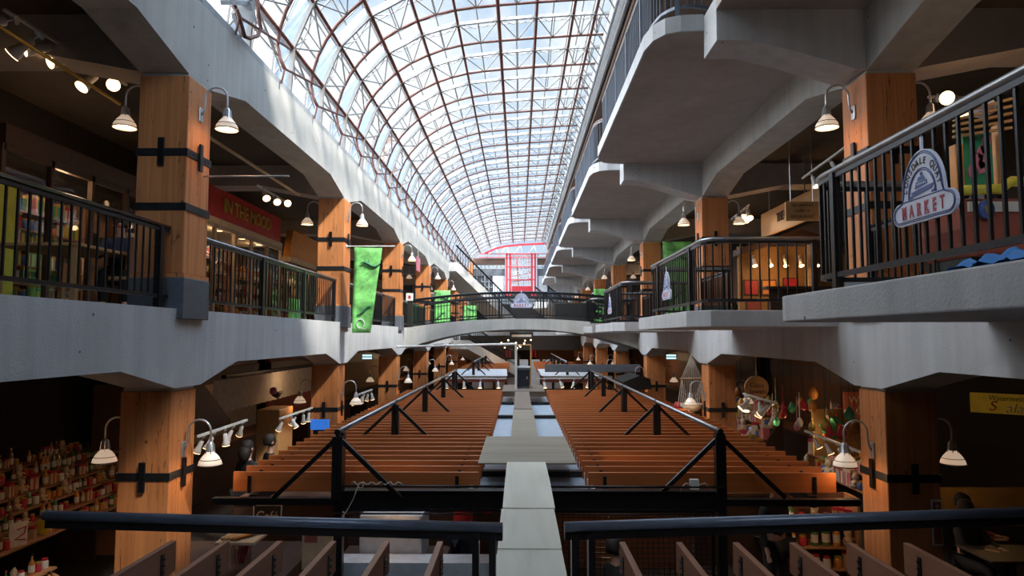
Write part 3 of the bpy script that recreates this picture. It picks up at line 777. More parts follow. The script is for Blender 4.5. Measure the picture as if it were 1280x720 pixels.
# ================================================================ TRACK LIGHTS
def make_spot():
    t = thing('track_spotlight', 'x', 'spotlight')
    MB().box(-.02, .02, -.035, .035, -.03, 0).build('adapter', 'aluminium', t)
    MB().tube([(0, 0, -.03), (0, 0, -.09)], .008, 6).build('stem', 'aluminium', t)
    MB().lathe([(.025, .09), (.034, .08), (.036, -.02), (.055, -.07), (.057, -.10), (.05, -.10)], (0, 0, -.17), 12).build('can', 'white_metal', t, smooth=True)
    MB().lathe([(.036, -.093), (.046, -.096), (.052, -.102), (.057, -.104)], (0, 0, -.17), 14).lathe([(0, -.085), (.012, -.088)], (0, 0, -.17), 8).build('lens', 'spot_glow', t)
    MB().lathe([(.0, -.083), (.045, -.094)], (0, 0, -.17), 12).build('reflector', 'bronze_edge', t)
    return t
spot0 = make_spot(); sfirst = [True]
def track(a, b, n, lab, tilt=(0, 0), light=0, to=None, mat='white_metal', sc=1.0):
    a, b = Vector(a), Vector(b)
    tag(MB().bar(a, b, .035, .03).build('light_track', mat), 'ceiling-hung lighting track ' + lab, 'lighting track', 'lighting tracks')
    for i in range(n):
        p = a.lerp(b, (i+.5)/n)
        o = spot0 if sfirst[0] else dup(spot0); sfirst[0] = False
        o.location = p - Vector((0, 0, .015)); o.scale = (sc,)*3
        o.rotation_euler = (tilt[0]+random.uniform(-.35, .35), tilt[1]+random.uniform(-.35, .35), random.uniform(-1, 1))
        o['label'] = 'white spotlight can on the track ' + lab; o['group'] = 'spotlights on the track ' + lab
    if light:
        c = a.lerp(b, .5)-Vector((0, 0, .4)); spot(c, to or c-Vector((0, 0, 1)), light, 110)
track(at(5, 12, X=-5.6), at(158, 106, X=-5.6), 6, 'over the near left upper gallery', (-.75, .5), 12, (-7.5, 7.5, .6), sc=1.5)
track((-4.2, 9.0, -1.30), (-4.2, 10.6, -1.28), 5, 'beside the nearest left lower post', (.2, .2), 10, (-5.2, 10, -3.2), sc=.9)
track((-4.25, 12.2, -1.45), (-4.25, 14.1, -1.45), 5, 'before the second left lower post', (.2, .2), 14, (-5.2, 13.3, -3.2), sc=.9)
track((-4.2, 17.6, -1.5), (-4.2, 19.6, -1.5), 6, 'past the second left lower post', (.2, .2), 10, (-5, 18.6, -3.2), sc=1.0)
track((4.35, 11.7, -1.12), (4.35, 13.4, -1.10), 5, 'under the round wooden sign', (-.3, .5), 16, (5.6, 12.4, -3.0), sc=1.15)
track((4.45, 9.1, -1.50), (4.45, 10.8, -1.46), 4, 'beside the nearest right lower post', (.2, -.2), 6, (5.6, 10, -3), sc=.85)
track((-2.9, 24.4, -1.48), (-.45, 24.4, -1.48), 4, 'at the far left of the walkway', (-.2, 0), 10, (-1.8, 26, -3.2), sc=1.2)
track((.6, 24.4, -1.48), (3.3, 24.4, -1.46), 5, 'at the far right of the walkway', (-.2, 0), 10, (1.8, 26, -3.2), sc=1.2)
track((-5.2, 13.3, 3.0), (-5.2, 15.2, 3.0), 3, 'near the second left upper post', (-.9, -.3), 20, (-6.8, 15, 1.2), sc=1.3)
track((5.5, 16.2, 3.15), (5.7, 18.2, 3.15), 5, 'beside the hanging wooden shop sign', (-1.0, .2), 14, (6, 15, 1.5), sc=1.5)
track((5.2, 10.2, 3.05), (5.2, 12.4, 2.9), 3, 'over the second right balcony', (-.5, 0), 10, (6.2, 12, 1.5), sc=1.1)
track((5.3, 8.7, 3.1), (6.0, 8.75, 3.1), 3, 'behind the nearest right upper post', (-1.1, .2), 12, (6.5, 6, .6), sc=1.5)
tag(MB().tube([at(-40, 8, X=-5.0), at(150, 130, X=-5.0)], .02, 8).build('gold_lit_pipe', 'gold'), 'pipe coloured gold for spotlight glow over the near left gallery', 'pipe')  # gold colour stands in for the spotlight glow on this pipe
tag(MB().tube([(-4.9, 9.0, 3.15), (-4.9, 15.0, 3.15)], .03, 8).build('ceiling_pipe', 'tan'), 'long tan pipe under the ceiling toward the second left post', 'pipe')
tag(MB().tube([(-3.98, 8.45, 2.02), (-3.98+0, 8.45, 2.02), (-2.9, 8.45, 2.02)], .012, 8).build('banner_rod', 'aluminium'), 'bare horizontal banner rod on the nearest left post', 'rod')
# ================================================================ SIGNS AND BANNERS
def make_logo():
    t = thing('market_sign', 'x', 'sign')
    def outline(g):
        p = []
        for i in range(9):
            a = -PI/2 - PI*i/8; p.append((-.265+(.078+g)*math.cos(a), .08+(.078+g)*math.sin(a)))
        dome = [(-.235-g*.6+0, .155)]
        for i in range(1, 20):
            a = PI - PI*i/20; dome.append(((.232+g)*math.cos(a), .13+(.335+g)*abs(math.sin(a))**.85))
        dome.append((.235+g*.6, .155))
        p += [q for q in dome if q[1] > .15+g*.5]
        for i in range(9):
            a = PI/2 - PI*i/8; p.append((.265+(.078+g)*math.cos(a), .08+(.078+g)*math.sin(a)))
        return p
    MB().prism(outline(.0), 0, .018, 'XZ').build('panel', 'logo_white', t)
    MB().box(-.008, .008, .0, .015, .44, .55).build('hanger', 'logo_white', t)
    ln = MB()
    for g in (-.013, -.024):
        P = [(x, -.002, z) for x, z in outline(g)]
        ln.tube(P, .003, 4, True)
    inner = [(.15*math.cos(PI-PI*i/16), -.002, .165+.18*math.sin(PI*i/16)) for i in range(17)]
    ln.tube(inner, .0035, 4); ln.tube([(x*.93, y, .165+(z-.165)*.93) for x, y, z in inner], .0025, 4)
    ln.tube([(-.235, -.002, .158), (.235, -.002, .158)], .0035, 4)
    ln.build('blue_outline', 'logo_blue', t)
    # ferry drawing
    f = MB()
    f.prism([(-.10,.175),(.10,.195),(.125,.225),(-.02,.215),(-.115,.205)], -.004, -.001, 'XZ')
    f.prism([(-.075,.222),(.06,.236),(.055,.262),(-.06,.262)], -.004, -.001, 'XZ')
    f.prism([(-.045,.268),(.035,.268),(.025,.292),(-.035,.292)], -.004, -.001, 'XZ')
    f.box(-.012, .012, -.004, -.001, .297, .318)
    for s_ in (-1, 1): f.prism([(s_*.10,.168),(s_*.145,.168),(s_*.135,.185),(s_*.105,.18)], -.004, -.001, 'XZ')
    f.build('ferry_drawing', 'logo_blue', t)
    w = MB()
    for i in range(5): w.box(-.05+i*.022, -.038+i*.022, -.0055, -.003, .242, .252)
    w.build('ferry_windows', 'logo_white', t)
    S = 'LONSDALE QUAY'
    for i, ch in enumerate(S):
        if ch == ' ': continue
        a = PI*(.93 - .86*(i+.2)/(len(S)-.6))
        x, z = .190*math.cos(a), .165+.225*math.sin(a)
        lt = text('letter', ch, .062, 'ink', (x, -.003, z), 0, t, .001, .85, .0005)
        lt.rotation_euler = (PI/2, PI/2-a, 0)
    for i, ch in enumerate('MARKET'):
        x = -.205+.082*i
        text('letter', ch, .115, 'logo_red', (x, -.003, .082), 0, t, .001, .62, .0035)
        sf = MB()
        for zz in (.046, .118): sf.box(x-.022, x+.022, -.005, -.002, zz-.003, zz+.003)
        if ch in 'MRK': sf.build('serif', 'logo_red', t)
    return t
logo0 = make_logo()
def put_logo(o, loc, rz, lab, sc=1):
    o.location = loc; o.rotation_euler = (0, 0, rz); o['label'] = lab; o.scale = (sc,)*3; o['group'] = 'market logo signs on the railings'
put_logo(logo0, (2.455, 4.13, .70), -PI/2, 'white bell-shaped market sign with ferry drawing on the nearest right balcony railing', .95)
lp1 = Vector((2.455, 11.4, .62)); put_logo(dup(logo0), lp1, -PI/2, 'white market sign seen edge-on, on the second right balcony railing')
put_logo(dup(logo0), (2.455, 18.6, .62), -PI/2, 'white market sign seen edge-on, on the third right balcony railing')
put_logo(dup(logo0), (XM, BY0+.06, 1.02), 0, 'white bell-shaped market sign at the middle of the footbridge railing', 1.15)

# IN THE MOOD shop sign
t = thing('shop_sign', 'red shop fascia board with gold IN THE MOOD lettering', 'sign')
a, b = at(250, 226, X=-7.0), at(348, 270, X=-7.0)
MB().box(-7.06, -7.0, 14.4, 19.8, 2.74, 3.46).build('board', 'red_sign', t)
MB().box(-7.08, -6.96, 14.4, 19.85, 2.60, 2.74).build('cream_trim', 'tan', t)
text('lettering', 'IN THE MOOD', .46, 'gold', (-6.985, 17.4, 3.10), PI/2, t, .02, 1.0, .007)
# green banners
def banner(x0, x1, b0, b1, y, ht, hb, lab, q=False, rod=None, dark=False):
    t = thing('green_banner', lab, 'banner')
    n_ = 16; mb = MB(); vs = []
    for i in range(n_+1):
        f = i/n_; a = x0+(b0-x0)*f; c = x1+(b1-x1)*f; z = ht+(hb-ht)*f
        for j in range(7):
            g = j/6; vs.append((a+(c-a)*g, y+.015*math.sin(f*7+g*2), z))
    fs = [(i*7+j, i*7+j+1, (i+1)*7+j+1, (i+1)*7+j) for i in range(n_) for j in range(6)]
    mb.add(vs, fs); cl = mb.build('cloth', 'green_banner', t, smooth=True)
    md = cl.modifiers.new('t', 'SOLIDIFY'); md.thickness = .006
    w_ = x1-x0; H = ht-hb
    def blob(cx, cz, s, seed):
        r = random.Random(seed); m = MB()
        pts = [(cx+s*(t_-.5)*1.0, y-.03, cz+s*(.35*math.sin(t_*5+seed)*.5+.25*(t_-.5))) for t_ in [i/8 for i in range(9)]]
        m.tube(pts, [s*.015+s*.05*math.sin(PI*i/8) for i in range(9)], 5)
        for _ in range(3):
            p0 = pts[r.randint(2, 6)]; m.tube([p0, (p0[0]+r.uniform(-.1, .15)*s, p0[1], p0[2]+r.uniform(.1, .3)*s)], [.03*s, .004], 4)
        return m
    if w_ > .4:
        blob(x0+w_*.6, ht-H*.2, w_*.75, 1).build('printed_seaweed', 'banner_dark', t); blob(x0+w_*.42, ht-H*.74, w_*.6, 4).build('printed_seaweed', 'banner_dark', t)
        m = MB()
        for i in range(9): m.tube([(x0+w_*(.22+.06*i), y-.018, ht-H*(.12+.07*i)), (x0+w_*(.42+.03*i), y-.02, ht-H*(.09+.07*i))], .004, 4)
        m.build('printed_lines', 'banner_dark', t)
    if q:
        m = MB(); qx, qz = b0+(b1-b0)*.46, hb+.20; m.tube([(qx+.085*math.cos(2*PI*k/20), y-.02, qz+.1*math.sin(2*PI*k/20)) for k in range(20)], .012, 6, True).tube([(qx, y-.02, qz-.085), (qx+.06, y-.02, qz-.115), (qx+.13, y-.02, qz-.12)], .010, 6)
        m.build('letter_q', 'white_paint', t)
    if rod:
        MB().tube([(rod[0], y, ht+.02), (rod[1], y, ht+.02)], .014, 8).lathe([(0, -.05), (.04, -.03), (.02, 0)], (rod[0], y, ht+.02), 8, 'X').build('rod', 'white_metal', t)
    return t
def px2(x, y, Y): c = at(x, y, Y=Y); return c.x, c.z
Yb = 15.0
x0, ht = px2(443, 309, Yb); x1, _ = px2(478, 309, Yb); b0, hb = px2(440, 416, Yb); b1, _ = px2(463, 416, Yb)
banner(x0, x1, b0, b1, Yb, ht, hb, 'bright green tapered banner with white Q, hanging off the second left post', True, (x0-.15, x1+.28))
for (xa, ya, xb, yb, Y_, lab) in ((543, 363, 563, 405, 30.0, 'green banner hanging by the fourth left post behind the bridge rail'), (578, 382, 596, 404, 40.0, 'small green banner far left behind the bridge railing'), (742, 361, 758, 404, 30.2, 'green banner hanging at the right end of the footbridge')):
    a, h_ = px2(xa, ya, Y_); c, _ = px2(xb, ya, Y_); _, hb_ = px2(xa, yb, Y_)
    banner(a, c, a, c, Y_, h_, hb_, lab)
a, h_ = px2(828, 302, 21.9); c, _ = px2(868, 302, 21.9)
banner(a, c, a+.1, c-.1, 21.9, h_, h_-2.4, 'green banner between the second and third right upper posts')
# small signs on the left by the bridge
t = thing('hanging_sign', 'pink square sign hanging past the third left upper post', 'sign'); c = at(522, 330, Y=24.0)
MB().box(c.x-.02, c.x+.02, 23.8, 24.5, c.z-.25, c.z+.25).build('panel', 'pink', t)
MB().tube([(c.x, 24.1, c.z+.25), (c.x, 24.1, 3.9)], .01, 6).build('hanger', 'white_metal', t)
t = thing('info_sign', 'white square notice with a red square, on a dark stand near the third left post', 'sign'); c = at(511, 371, Y=23.3)
MB().box(c.x-.11, c.x+.13, 23.4, 23.43, c.z-.13, c.z+.13).build('panel', 'white_paint', t)
MB().box(c.x-.03, c.x+.05, 23.385, 23.40, c.z-.05, c.z+.05).build('red_square', 'red', t)
MB().box(c.x-.06, c.x+.10, 23.43, 23.5, F2, c.z+.1).build('stand', 'black', t)
# wooden shop sign over the right gallery
t = thing('shop_sign', 'long wooden shop board lettered THE CHI, hanging over the right gallery', 'sign')
MB().box(6.2, 6.28, 14.0, 17.4, 2.52, 3.12).build('board', 'sign_wood', t)
text('lettering', 'THE CHI', .30, 'ink', (6.185, 15.85, 2.84), -PI/2, t, .008, .8, .004)
MB().tube([(6.24, 14.8, 3.12), (6.24, 14.8, 3.9)], .012, 6).tube([(6.24, 16.9, 3.12), (6.24, 16.9, 3.9)], .012, 6).build('hanger', 'aluminium', t)
t = thing('menu_sign', 'small wooden sign with three lines of dark lettering in front of the long board', 'sign')
c = at(982, 252, Y=12.8); d = at(1024, 276, Y=12.8)
MB().box(c.x, d.x, 12.8, 12.84, d.z, c.z).build('board', 'sign_wood', t)
for i, (bd, sz) in enumerate((('THE CHESAPEAKE', .062), ('CURRY W', .075), ('RESTAURANT', .085))):
    text('lettering', bd, sz, 'ink', ((c.x+d.x)/2, 12.795, c.z-.07-.11*i), 0, t, .002, .85)
MB().tube([(c.x+.1, 12.82, c.z), (c.x+.1, 12.82, 3.9)], .008, 6).tube([(d.x-.1, 12.82, c.z), (d.x-.1, 12.82, 3.9)], .008, 6).build('hanger', 'aluminium', t)
# salad sign
t = thing('shop_sign', 'yellow lit salad bar sign with white and red lettering at the right edge', 'sign', (6.5, 10.0, 0), -.72)
MB().box(0, 1.5, 0, .05, -1.08, -.80).build('panel', 'yellow_lit', t)
text('lettering', 'Watermelon', .10, 'ink', (.45, -.01, -.865), 0, t, .003, .9, shear=.3)
text('lettering', 'S', .20, 'red', (.26, -.01, -.98), 0, t, .003, 1, shear=.3)
text('lettering', 'alad', .19, 'cream', (.56, -.01, -1.0), 0, t, .003, 1, shear=.3)
MB().box(-.03, 1.6, .05, .12, -1.5, -.78).build('backing', 'black', t)
t = thing('shop_sign', 'dark maroon shop sign reading Wat behind the nearest right lower post', 'sign'); c = at(1055, 490, Y=11.4); d = at(1082, 525, Y=11.4)
MB().prism([(c.x, c.z), (d.x+.3, c.z), (d.x+.3, d.z+.05), (c.x+.25, d.z), (c.x, d.z+.12)], 11.4, 11.45, 'XZ').build('panel', 'wall_red', t)
text('lettering', 'Wat', .17, 'tan', (c.x+.22, 11.39, c.z-.13), 0, t, .003)
t = thing('round_sign', 'round wooden sign reading Glass Jewels, hung in the right lower arcade', 'sign'); c = at(946, 485, Y=13.6)
MB().lathe([(0, 0), (.235, 0), (.235, .04), (0, .04)], (c.x, 13.6, c.z), 28, 'Y').build('disc', 'sign_wood', t)
text('lettering', 'Glass', .13, 'ink', (c.x, 13.59, c.z+.05), 0, t, .003); text('lettering', 'Jewels', .13, 'ink', (c.x+.02, 13.59, c.z-.07), 0, t, .003)
MB().tube([(c.x, 13.62, c.z+.2), (c.x, 13.62, -.3)], .006, 6).build('hanger', 'rope', t)
t = thing('pillar_sign', 'narrow vertical red and white notice on the nearest right lower post', 'sign'); c = at(1170, 625, Y=7.97); d = at(1176, 682, Y=7.97)
MB().box(c.x-.055, c.x+.055, 7.96, 7.985, d.z, c.z).build('panel', 'white_cer', t); MB().box(c.x-.042, c.x+.042, 7.955, 7.96, d.z+.02, c.z-.02).build('red_field', 'wall_red', t)
text('lettering', 'P', .09, 'white_cer', (c.x, 7.952, c.z-.08), 0, t, .001)
t = thing('cafe_sign', 'small black Cafe chalkboard framed in white dots under the left canopy', 'sign'); c = at(317, 631, Y=9.0); d = at(352, 655, Y=9.0)
MB().box(c.x, d.x, 9.0, 9.03, d.z-.05, c.z).build('board', 'black', t)
text('lettering', 'Café', .19, 'tan', ((c.x+d.x)/2, 8.995, (c.z+d.z)/2-.03), 0, t, .002, .85)
m = MB(); n_ = 16
for i in range(n_+1):
    x = c.x+(d.x-c.x)*i/n_; m.box(x-.006, x+.006, 8.99, 9.0, c.z-.012, c.z)
m.box(c.x, c.x+.012, 8.99, 9, d.z-.05, c.z).box(d.x-.012, d.x, 8.99, 9, d.z-.05, c.z).box(c.x, d.x, 8.99, 9, d.z-.062, d.z-.05).build('dotted_border', 'white_cer', t)
def exit_sign(px, py, Y, lab):
    c = at(px, py, Y=Y); t = thing('exit_sign', lab, 'sign')
    s_ = Y/853
    MB().box(c.x-7*s_, c.x+7*s_, Y, Y+.06, c.z-3.6*s_, c.z+3.6*s_).build('housing', 'black', t)
    MB().box(c.x-6*s_, c.x+6*s_, Y-.01, Y, c.z+.6*s_, c.z+2.8*s_).box(c.x-6*s_, c.x+6*s_, Y-.01, Y, c.z-2.8*s_, c.z-.6*s_).build('lit_bars', 'exit_glow', t)
exit_sign(839, 446, 19.5, 'small glowing exit sign high in the right lower arcade'); exit_sign(459, 446, 20.5, 'small glowing exit sign high in the left lower arcade')
# corrugated valance, dark awning left low
t = thing('corrugated_valance', 'pale corrugated metal valance in the left lower arcade', 'valance')
m = MB(); N_ = 40
for i in range(N_):
    y0_, y1_ = 13.2+6.9*i/N_, 13.2+6.9*(i+1)/N_; a_, b_ = (-5.9+.07*(i % 2), -5.9+.07*((i+1) % 2))
    m.quad((a_, y0_, -1.5), (b_, y1_, -1.5), (b_, y1_, -.85), (a_, y0_, -.85))
m.build('sheet', 'cream', t)
MB().box(-6.05, -5.95, 13.9, 20.1, -.85, -.78).build('top_trim', 'black', t)
t = tag(MB().prism([(10.6,-.75),(12.4,-.75),(13.8,-1.65),(13.8,-1.75),(10.6,-1.75)], -6.6, -5.8, 'YZ').build('sloped_awning', 'dark_brown'), 'dark brown sloped awning beside the corrugated valance', 'awning')
# hammock chair
t = thing('hammock_chair', 'white rope hammock chair hanging in front of the second right lower post', 'hammock', (at(864, 446, Y=16.2).x, 16.2, 0))
zt, zb, zs = -.42, -.98, -1.75; m = MB()
for k in range(13):
    f = -1+2*k/12; m.tube([(0, 0, zt), (f*.24, 0, zb)], .006, 4); m.tube([(f*.24, 0, zb), (f*.30+(.0), .12*math.cos(f), zs+.25*abs(f)+.0)], .006, 4)
    m.tube([(math.copysign(.24, f), 0, zb), (f*.33, .0, zs+.12)], .004, 4)
m.build('rope_net', 'rope', t); MB().tube([(-.27, 0, zb), (.27, 0, zb)], .02, 8).build('spreader_bar', 'tan', t)
MB().lathe([(0, -.22), (.18, -.18), (.3, -.02), (.28, -.02), (.16, -.15), (0, -.18)], (0, .05, zs+.2), 16).build('seat', 'rope', t, smooth=True)
for i, (dx, cl) in enumerate(((-.32, 'red'), (.0, 'pink'), (.36, 'orange'))):
    tag(MB().lathe([(0, -.11), (.07, -.08), (.085, 0), (.06, .08), (0, .1)], (at(864, 446, Y=16.2).x+dx, 16.3, -1.62), 10).build('cushion', cl, smooth=True), ['red', 'pink', 'orange'][i]+' cushion hanging around the hammock chair', 'cushion')

# ================================================================ GOODS
def g_jar(c1, c2):
    t = MB().lathe([(.045, 0), (.05, .01), (.05, .10), (.038, .12)], n=10).build('jar', c1, smooth=True); tag(t, 'x', 'jar')
    MB().lathe([(.042, .12), (.042, .145), (0, .147)], n=10).build('lid', c2, t); return t
def g_bottle(c1, c2):
    t = MB().lathe([(.036, 0), (.04, .01), (.04, .16), (.014, .21), (.014, .25)], n=10).build('bottle', c1, smooth=True); tag(t, 'x', 'bottle')
    MB().lathe([(.017, .25), (.017, .28), (0, .281)], n=8).build('cap', c2, t); MB().lathe([(.0415, .04), (.0415, .13)], n=10).build('paper_label', 'cream', t); return t
def g_box(c1, c2):
    t = MB().box(-.06, .06, -.045, .045, 0, .16).build('gift_box', c1, bevel=.004); tag(t, 'x', 'box')
    MB().box(-.063, .063, -.048, .048, .16, .195).build('lid', c2, t); MB().box(-.01, .01, -.05, .05, .0, .199).build('ribbon', c2, t); return t
def g_mug(c1, c2):
    t = MB().lathe([(.036, 0), (.042, .01), (.044, .1), (.038, .1), (.034, .015), (0, .015)], n=12).build('mug', c1, smooth=True); tag(t, 'x', 'mug')
    MB().tube([(.042, 0, .08), (.07, 0, .07), (.072, 0, .04), (.042, 0, .025)], .007, 6).build('handle', c2, t); return t
def g_bear(c1, c2):
    t = MB().lathe([(0, 0), (.05, .01), (.062, .05), (.05, .09), (.03, .11), (.048, .13), (.05, .16), (.035, .195), (0, .2)], n=10).build('plush_toy', c1, smooth=True); tag(t, 'x', 'toy')
    m = MB()
    for s_ in (-1, 1): m.lathe([(0, .18), (.02, .19), (.018, .215), (0, .225)], (s_*.035, 0, 0), 6)
    m.build('ear', c1, t)
    m = MB()
    for s_ in (-1, 1): m.tube([(s_*.03, -.03, .02), (s_*.05, -.09, .02)], [.02, .016], 6).tube([(s_*.05, -.01, .09), (s_*.08, -.05, .06)], [.018, .013], 6)
    m.build('limb', c2, t); return t
protos = {}
def proto(kind, c1, c2):
    key = (kind, c1, c2)
    fresh = key not in protos
    if fresh: protos[key] = {'jar': g_jar, 'bottle': g_bottle, 'box': g_box, 'mug': g_mug, 'toy': g_bear}[kind](c1, c2)
    return protos[key], fresh
NICE = {'amber_glass': 'amber', 'brown_glass': 'brown', 'green_glass': 'dark green', 'white_cer': 'white', 'red': 'red', 'pink': 'pink', 'tan': 'tan', 'orange': 'orange', 'green': 'green', 'blue': 'blue', 'cream': 'cream', 'yellow': 'yellow'}
def good(kind, c1, c2, loc, rz, where, sc=1.0):
    p, fresh = proto(kind, c1, c2)
    o = p if fresh else dup(p)
    o.location = loc; o.rotation_euler = (0, 0, rz); o.scale = (sc,)*3
    nm = {'jar': 'jar', 'bottle': 'bottle', 'box': 'gift box', 'mug': 'mug', 'toy': 'plush toy'}[kind]
    o['label'] = 'small %s %s displayed %s' % (NICE[c1], nm, where); o['group'] = '%s %ss %s' % (NICE[c1], nm, where)
    return o
def shelf_unit(loc, rz, W, levels, depth, where, palette, sp=.17, mat='shelf_wood', back='wall_brown', sc=1.0, gscale=(.9, 1.2), tier=0.0, lab=None):
    """local frame: front faces -Y, width along X; levels are shelf heights above loc"""
    t = thing('display_shelf', lab or 'open display shelf of goods ' + where, 'shelf', loc, rz)
    H = levels[-1]+.36
    if not tier: MB().box(-W/2, W/2, depth/2-.02, depth/2, 0, H).build('back_panel', back, t)
    for x in (-W/2, W/2): 
        if not tier: MB().box(x-.02, x+.02, -depth/2, depth/2, 0, H).build('side_panel', mat, t)
        else: MB().prism([(-depth/2, 0), (-depth/2, levels[0]), (-depth/2+tier*len(levels), levels[-1]), (-depth/2+tier*len(levels), 0)], x-.02, x+.02, 'YZ').build('side_panel', mat, t)
    for i, z in enumerate(levels):
        yo = tier*i
        MB().box(-W/2, W/2, -depth/2+yo, (depth/2-.02 if not tier else -depth/2+yo+tier+.02), z-.025, z).build('shelf', mat, t)
    R = Matrix.Rotation(rz, 3, 'Z'); rnd = random.Random(int(abs(loc[1])*100+abs(loc[0])*10))
    for i, z in enumerate(levels):
        n_ = int(W/sp)
        for j in range(n_):
            if rnd.random() < .06: continue
            x = -W/2+sp*(j+.6)+rnd.uniform(-.02, .02); y = -depth/2+(.09 if not tier else tier*i+.5*tier)
            k, c1, c2 = rnd.choice(palette); s_ = rnd.uniform(*gscale)*sc
            p = Vector(loc)+R @ Vector((x, y, z)); good(k, c1, c2, p, rz+rnd.uniform(-.5, .5), where, s_)
    return t
PAL_DELI = [('jar', 'amber_glass', 'gold'), ('bottle', 'brown_glass', 'gold'), ('jar', 'red', 'gold'), ('bottle', 'green_glass', 'red'), ('jar', 'white_cer', 'red'), ('box', 'tan', 'red'), ('toy', 'tan', 'tan'), ('bottle', 'amber_glass', 'black')]
PAL_GIFT = [('box', 'red', 'gold'), ('box', 'pink', 'white_cer'), ('box', 'white_cer', 'red'), ('box', 'yellow', 'green'), ('mug', 'white_cer', 'white_cer'), ('jar', 'blue', 'gold'), ('toy', 'cream', 'cream'), ('box', 'green', 'gold'), ('mug', 'orange', 'orange')]
# left upper gallery, shop front before the sign
def shopfront(t_lab, x, y0_, y1_, z0, z1, n_, sgn, frame='dark_brown', fascia=None, fz=(0, 0)):
    t = thing('storefront', t_lab, 'shop front')
    w_ = (y1_-y0_)/n_; m = MB()
    for i in range(n_+1): m.box(x-.04, x+.04, y0_+w_*i-.035, y0_+w_*i+.035, z0, z1)
    m.box(x-.04, x+.04, y0_, y1_, z1-.09, z1).box(x-.04, x+.04, y0_, y1_, z0, z0+.16).build('frame', frame, t)
    for i in range(n_):
        MB().box(x-.006, x+.006, y0_+w_*i+.03, y0_+w_*(i+1)-.03, z0+.15, z1-.08).build('glass_pane', 'glass_shop', t)
    if fascia: MB().box(x-.05, x+.05, y0_, y1_, fz[0], fz[1]).build('fascia', fascia, t)
    return t
shopfront('glazed shop front with dark frames facing the nearest left gallery railing', -7.0, 9.0, 12.9, F2, 2.62, 4, 1, 'dark_brown', 'dark_brown', (2.62, 2.9))
tag(MB().box(-7.05, -6.95, 12.95, 14.3, F2, 3.4).build('cream_panel', 'cream'), 'cream wall panel behind the nearest left upper post', 'panel')
tag(MB().box(-6.9, -6.86, 8.2, 9.15, F2, 2.1).build('yellow_poster', 'yellow_green'), 'tall yellow green panel at the left edge behind the railing', 'panel')
shelf_unit((-7.75, 10.4, F2), PI/2, 2.6, [.2, .48, .76, 1.04, 1.32, 1.6], .36, 'in the shop behind the nearest left railing', PAL_GIFT, .165, gscale=(1.15, 1.45))
point((-7.2, 10.5, 2.45), 14, r=.08); point((-7.4, 12.3, 1.3), 8, r=.08)
shopfront('glazed gift shop front under the red IN THE MOOD fascia', -7.0, 14.4, 19.8, F2, 2.60, 5, 1, 'cream_dark')
shelf_unit((-7.75, 16.2, F2), PI/2, 2.8, [.2, .55, .9, 1.25, 1.6], .36, 'under the red IN THE MOOD sign', PAL_GIFT, .2, gscale=(1.2, 1.6))
shelf_unit((-7.75, 19.0, F2), PI/2, 2.2, [.2, .55, .9, 1.25], .36, 'at the far end of the IN THE MOOD shop', PAL_DELI, .2, gscale=(1.2, 1.6))
struct(MB().box(-8.2, -7.0, 14.4, 19.8, 2.62, 2.74), 'ceiling', 'cream')
for y_ in (15.2, 16.6, 18.0, 19.2):
    t = thing('downlight', 'round recessed downlight in the gift shop ceiling', 'ceiling light', (-7.4, y_, 2.61), 0, 'downlights of the gift shop')
    MB().lathe([(0, 0), (.09, 0), (.1, -.012), (.11, 0)], n=16).build('trim_ring', 'white_metal', t); MB().lathe([(0, -.004), (.085, -.006)], n=16).build('lens', 'spot_glow', t)
point((-7.4, 16.2, 2.3), 14, r=.1); point((-7.4, 19.0, 2.3), 12, r=.1)
t = thing('copper_hood', 'copper clad bulkhead next to the red fascia on the left gallery', 'bulkhead')
MB().prism([(20.3, 2.4), (20.6, 3.25), (25, 3.25), (25, 2.4)], -7.1, -6.9, 'YZ').build('panel', 'orange', t); MB().box(-7.15, -6.85, 20.3, 25, 2.25, 2.4).build('lip', 'tan', t)
shopfront('glazed shop front below the copper bulkhead', -7.0, 20.3, 25.0, F2, 2.25, 4, 1)
shelf_unit((-7.75, 22.6, F2), PI/2, 3.6, [.2, .6, 1.0, 1.4], .36, 'in the shop below the copper bulkhead', PAL_DELI, .24, gscale=(1.3, 1.7))
point((-7.2, 22.5, 2.1), 12, r=.1)
tag(MB().box(-5.6, -5.5, 16.5, 17.3, F2, F2+.6).build('green_reflection_board', 'green_banner'), 'green board standing in for reflections behind the left railing near the second post', 'reflection board')  # solid green board in place of green reflections behind the railing
# generic deeper shops
def deep_shop(side, lev, y0_, y1_, col, e, label):
    x = (-7.9 if side == 'left' else 8.3); z0, z1 = (F2, 3.2) if lev == 'upper' else (GF, -.7)
    t = thing('shop_wall', label, 'shop wall')
    MB().box(x-.05, x+.05, y0_, y1_, z0, z1).build('panel', col, t)
    MB().box(x-.1, x+.1, y0_, y1_, z1-.5, z1-.1).build('fascia', 'dark_brown', t)
    xi = x+(1.6 if side == 'left' else -1.6)
    cz = z0+1.0
    MB().box(min(x, xi)+.5, max(x, xi)-.5, y0_+.6, y1_-.8, z0, cz).build('counter', 'dark_brown', t); MB().box(min(x, xi)+.45, max(x, xi)-.45, y0_+.55, y1_-.75, cz, cz+.05).build('counter_top', 'wall_brown', t)
    point((xi, (y0_+y1_)/2, z1-.5), e, r=.12)
    return t
deep_shop('left', 'upper', 26.0, 32.5, 'wall_ochre', 16, 'ochre shop wall on the left gallery beyond the third post')
deep_shop('left', 'upper', 34.0, 50.0, 'wall_ochre', 20, 'ochre shop wall at the far end of the left gallery')
deep_shop('left', 'lower', 13.2, 20.5, 'cream_dark', 10, 'pale kiosk wall below the corrugated valance')
deep_shop('left', 'lower', 21.5, 28.5, 'wall_red', 14, 'dark red shop wall in the left lower arcade past the second post')
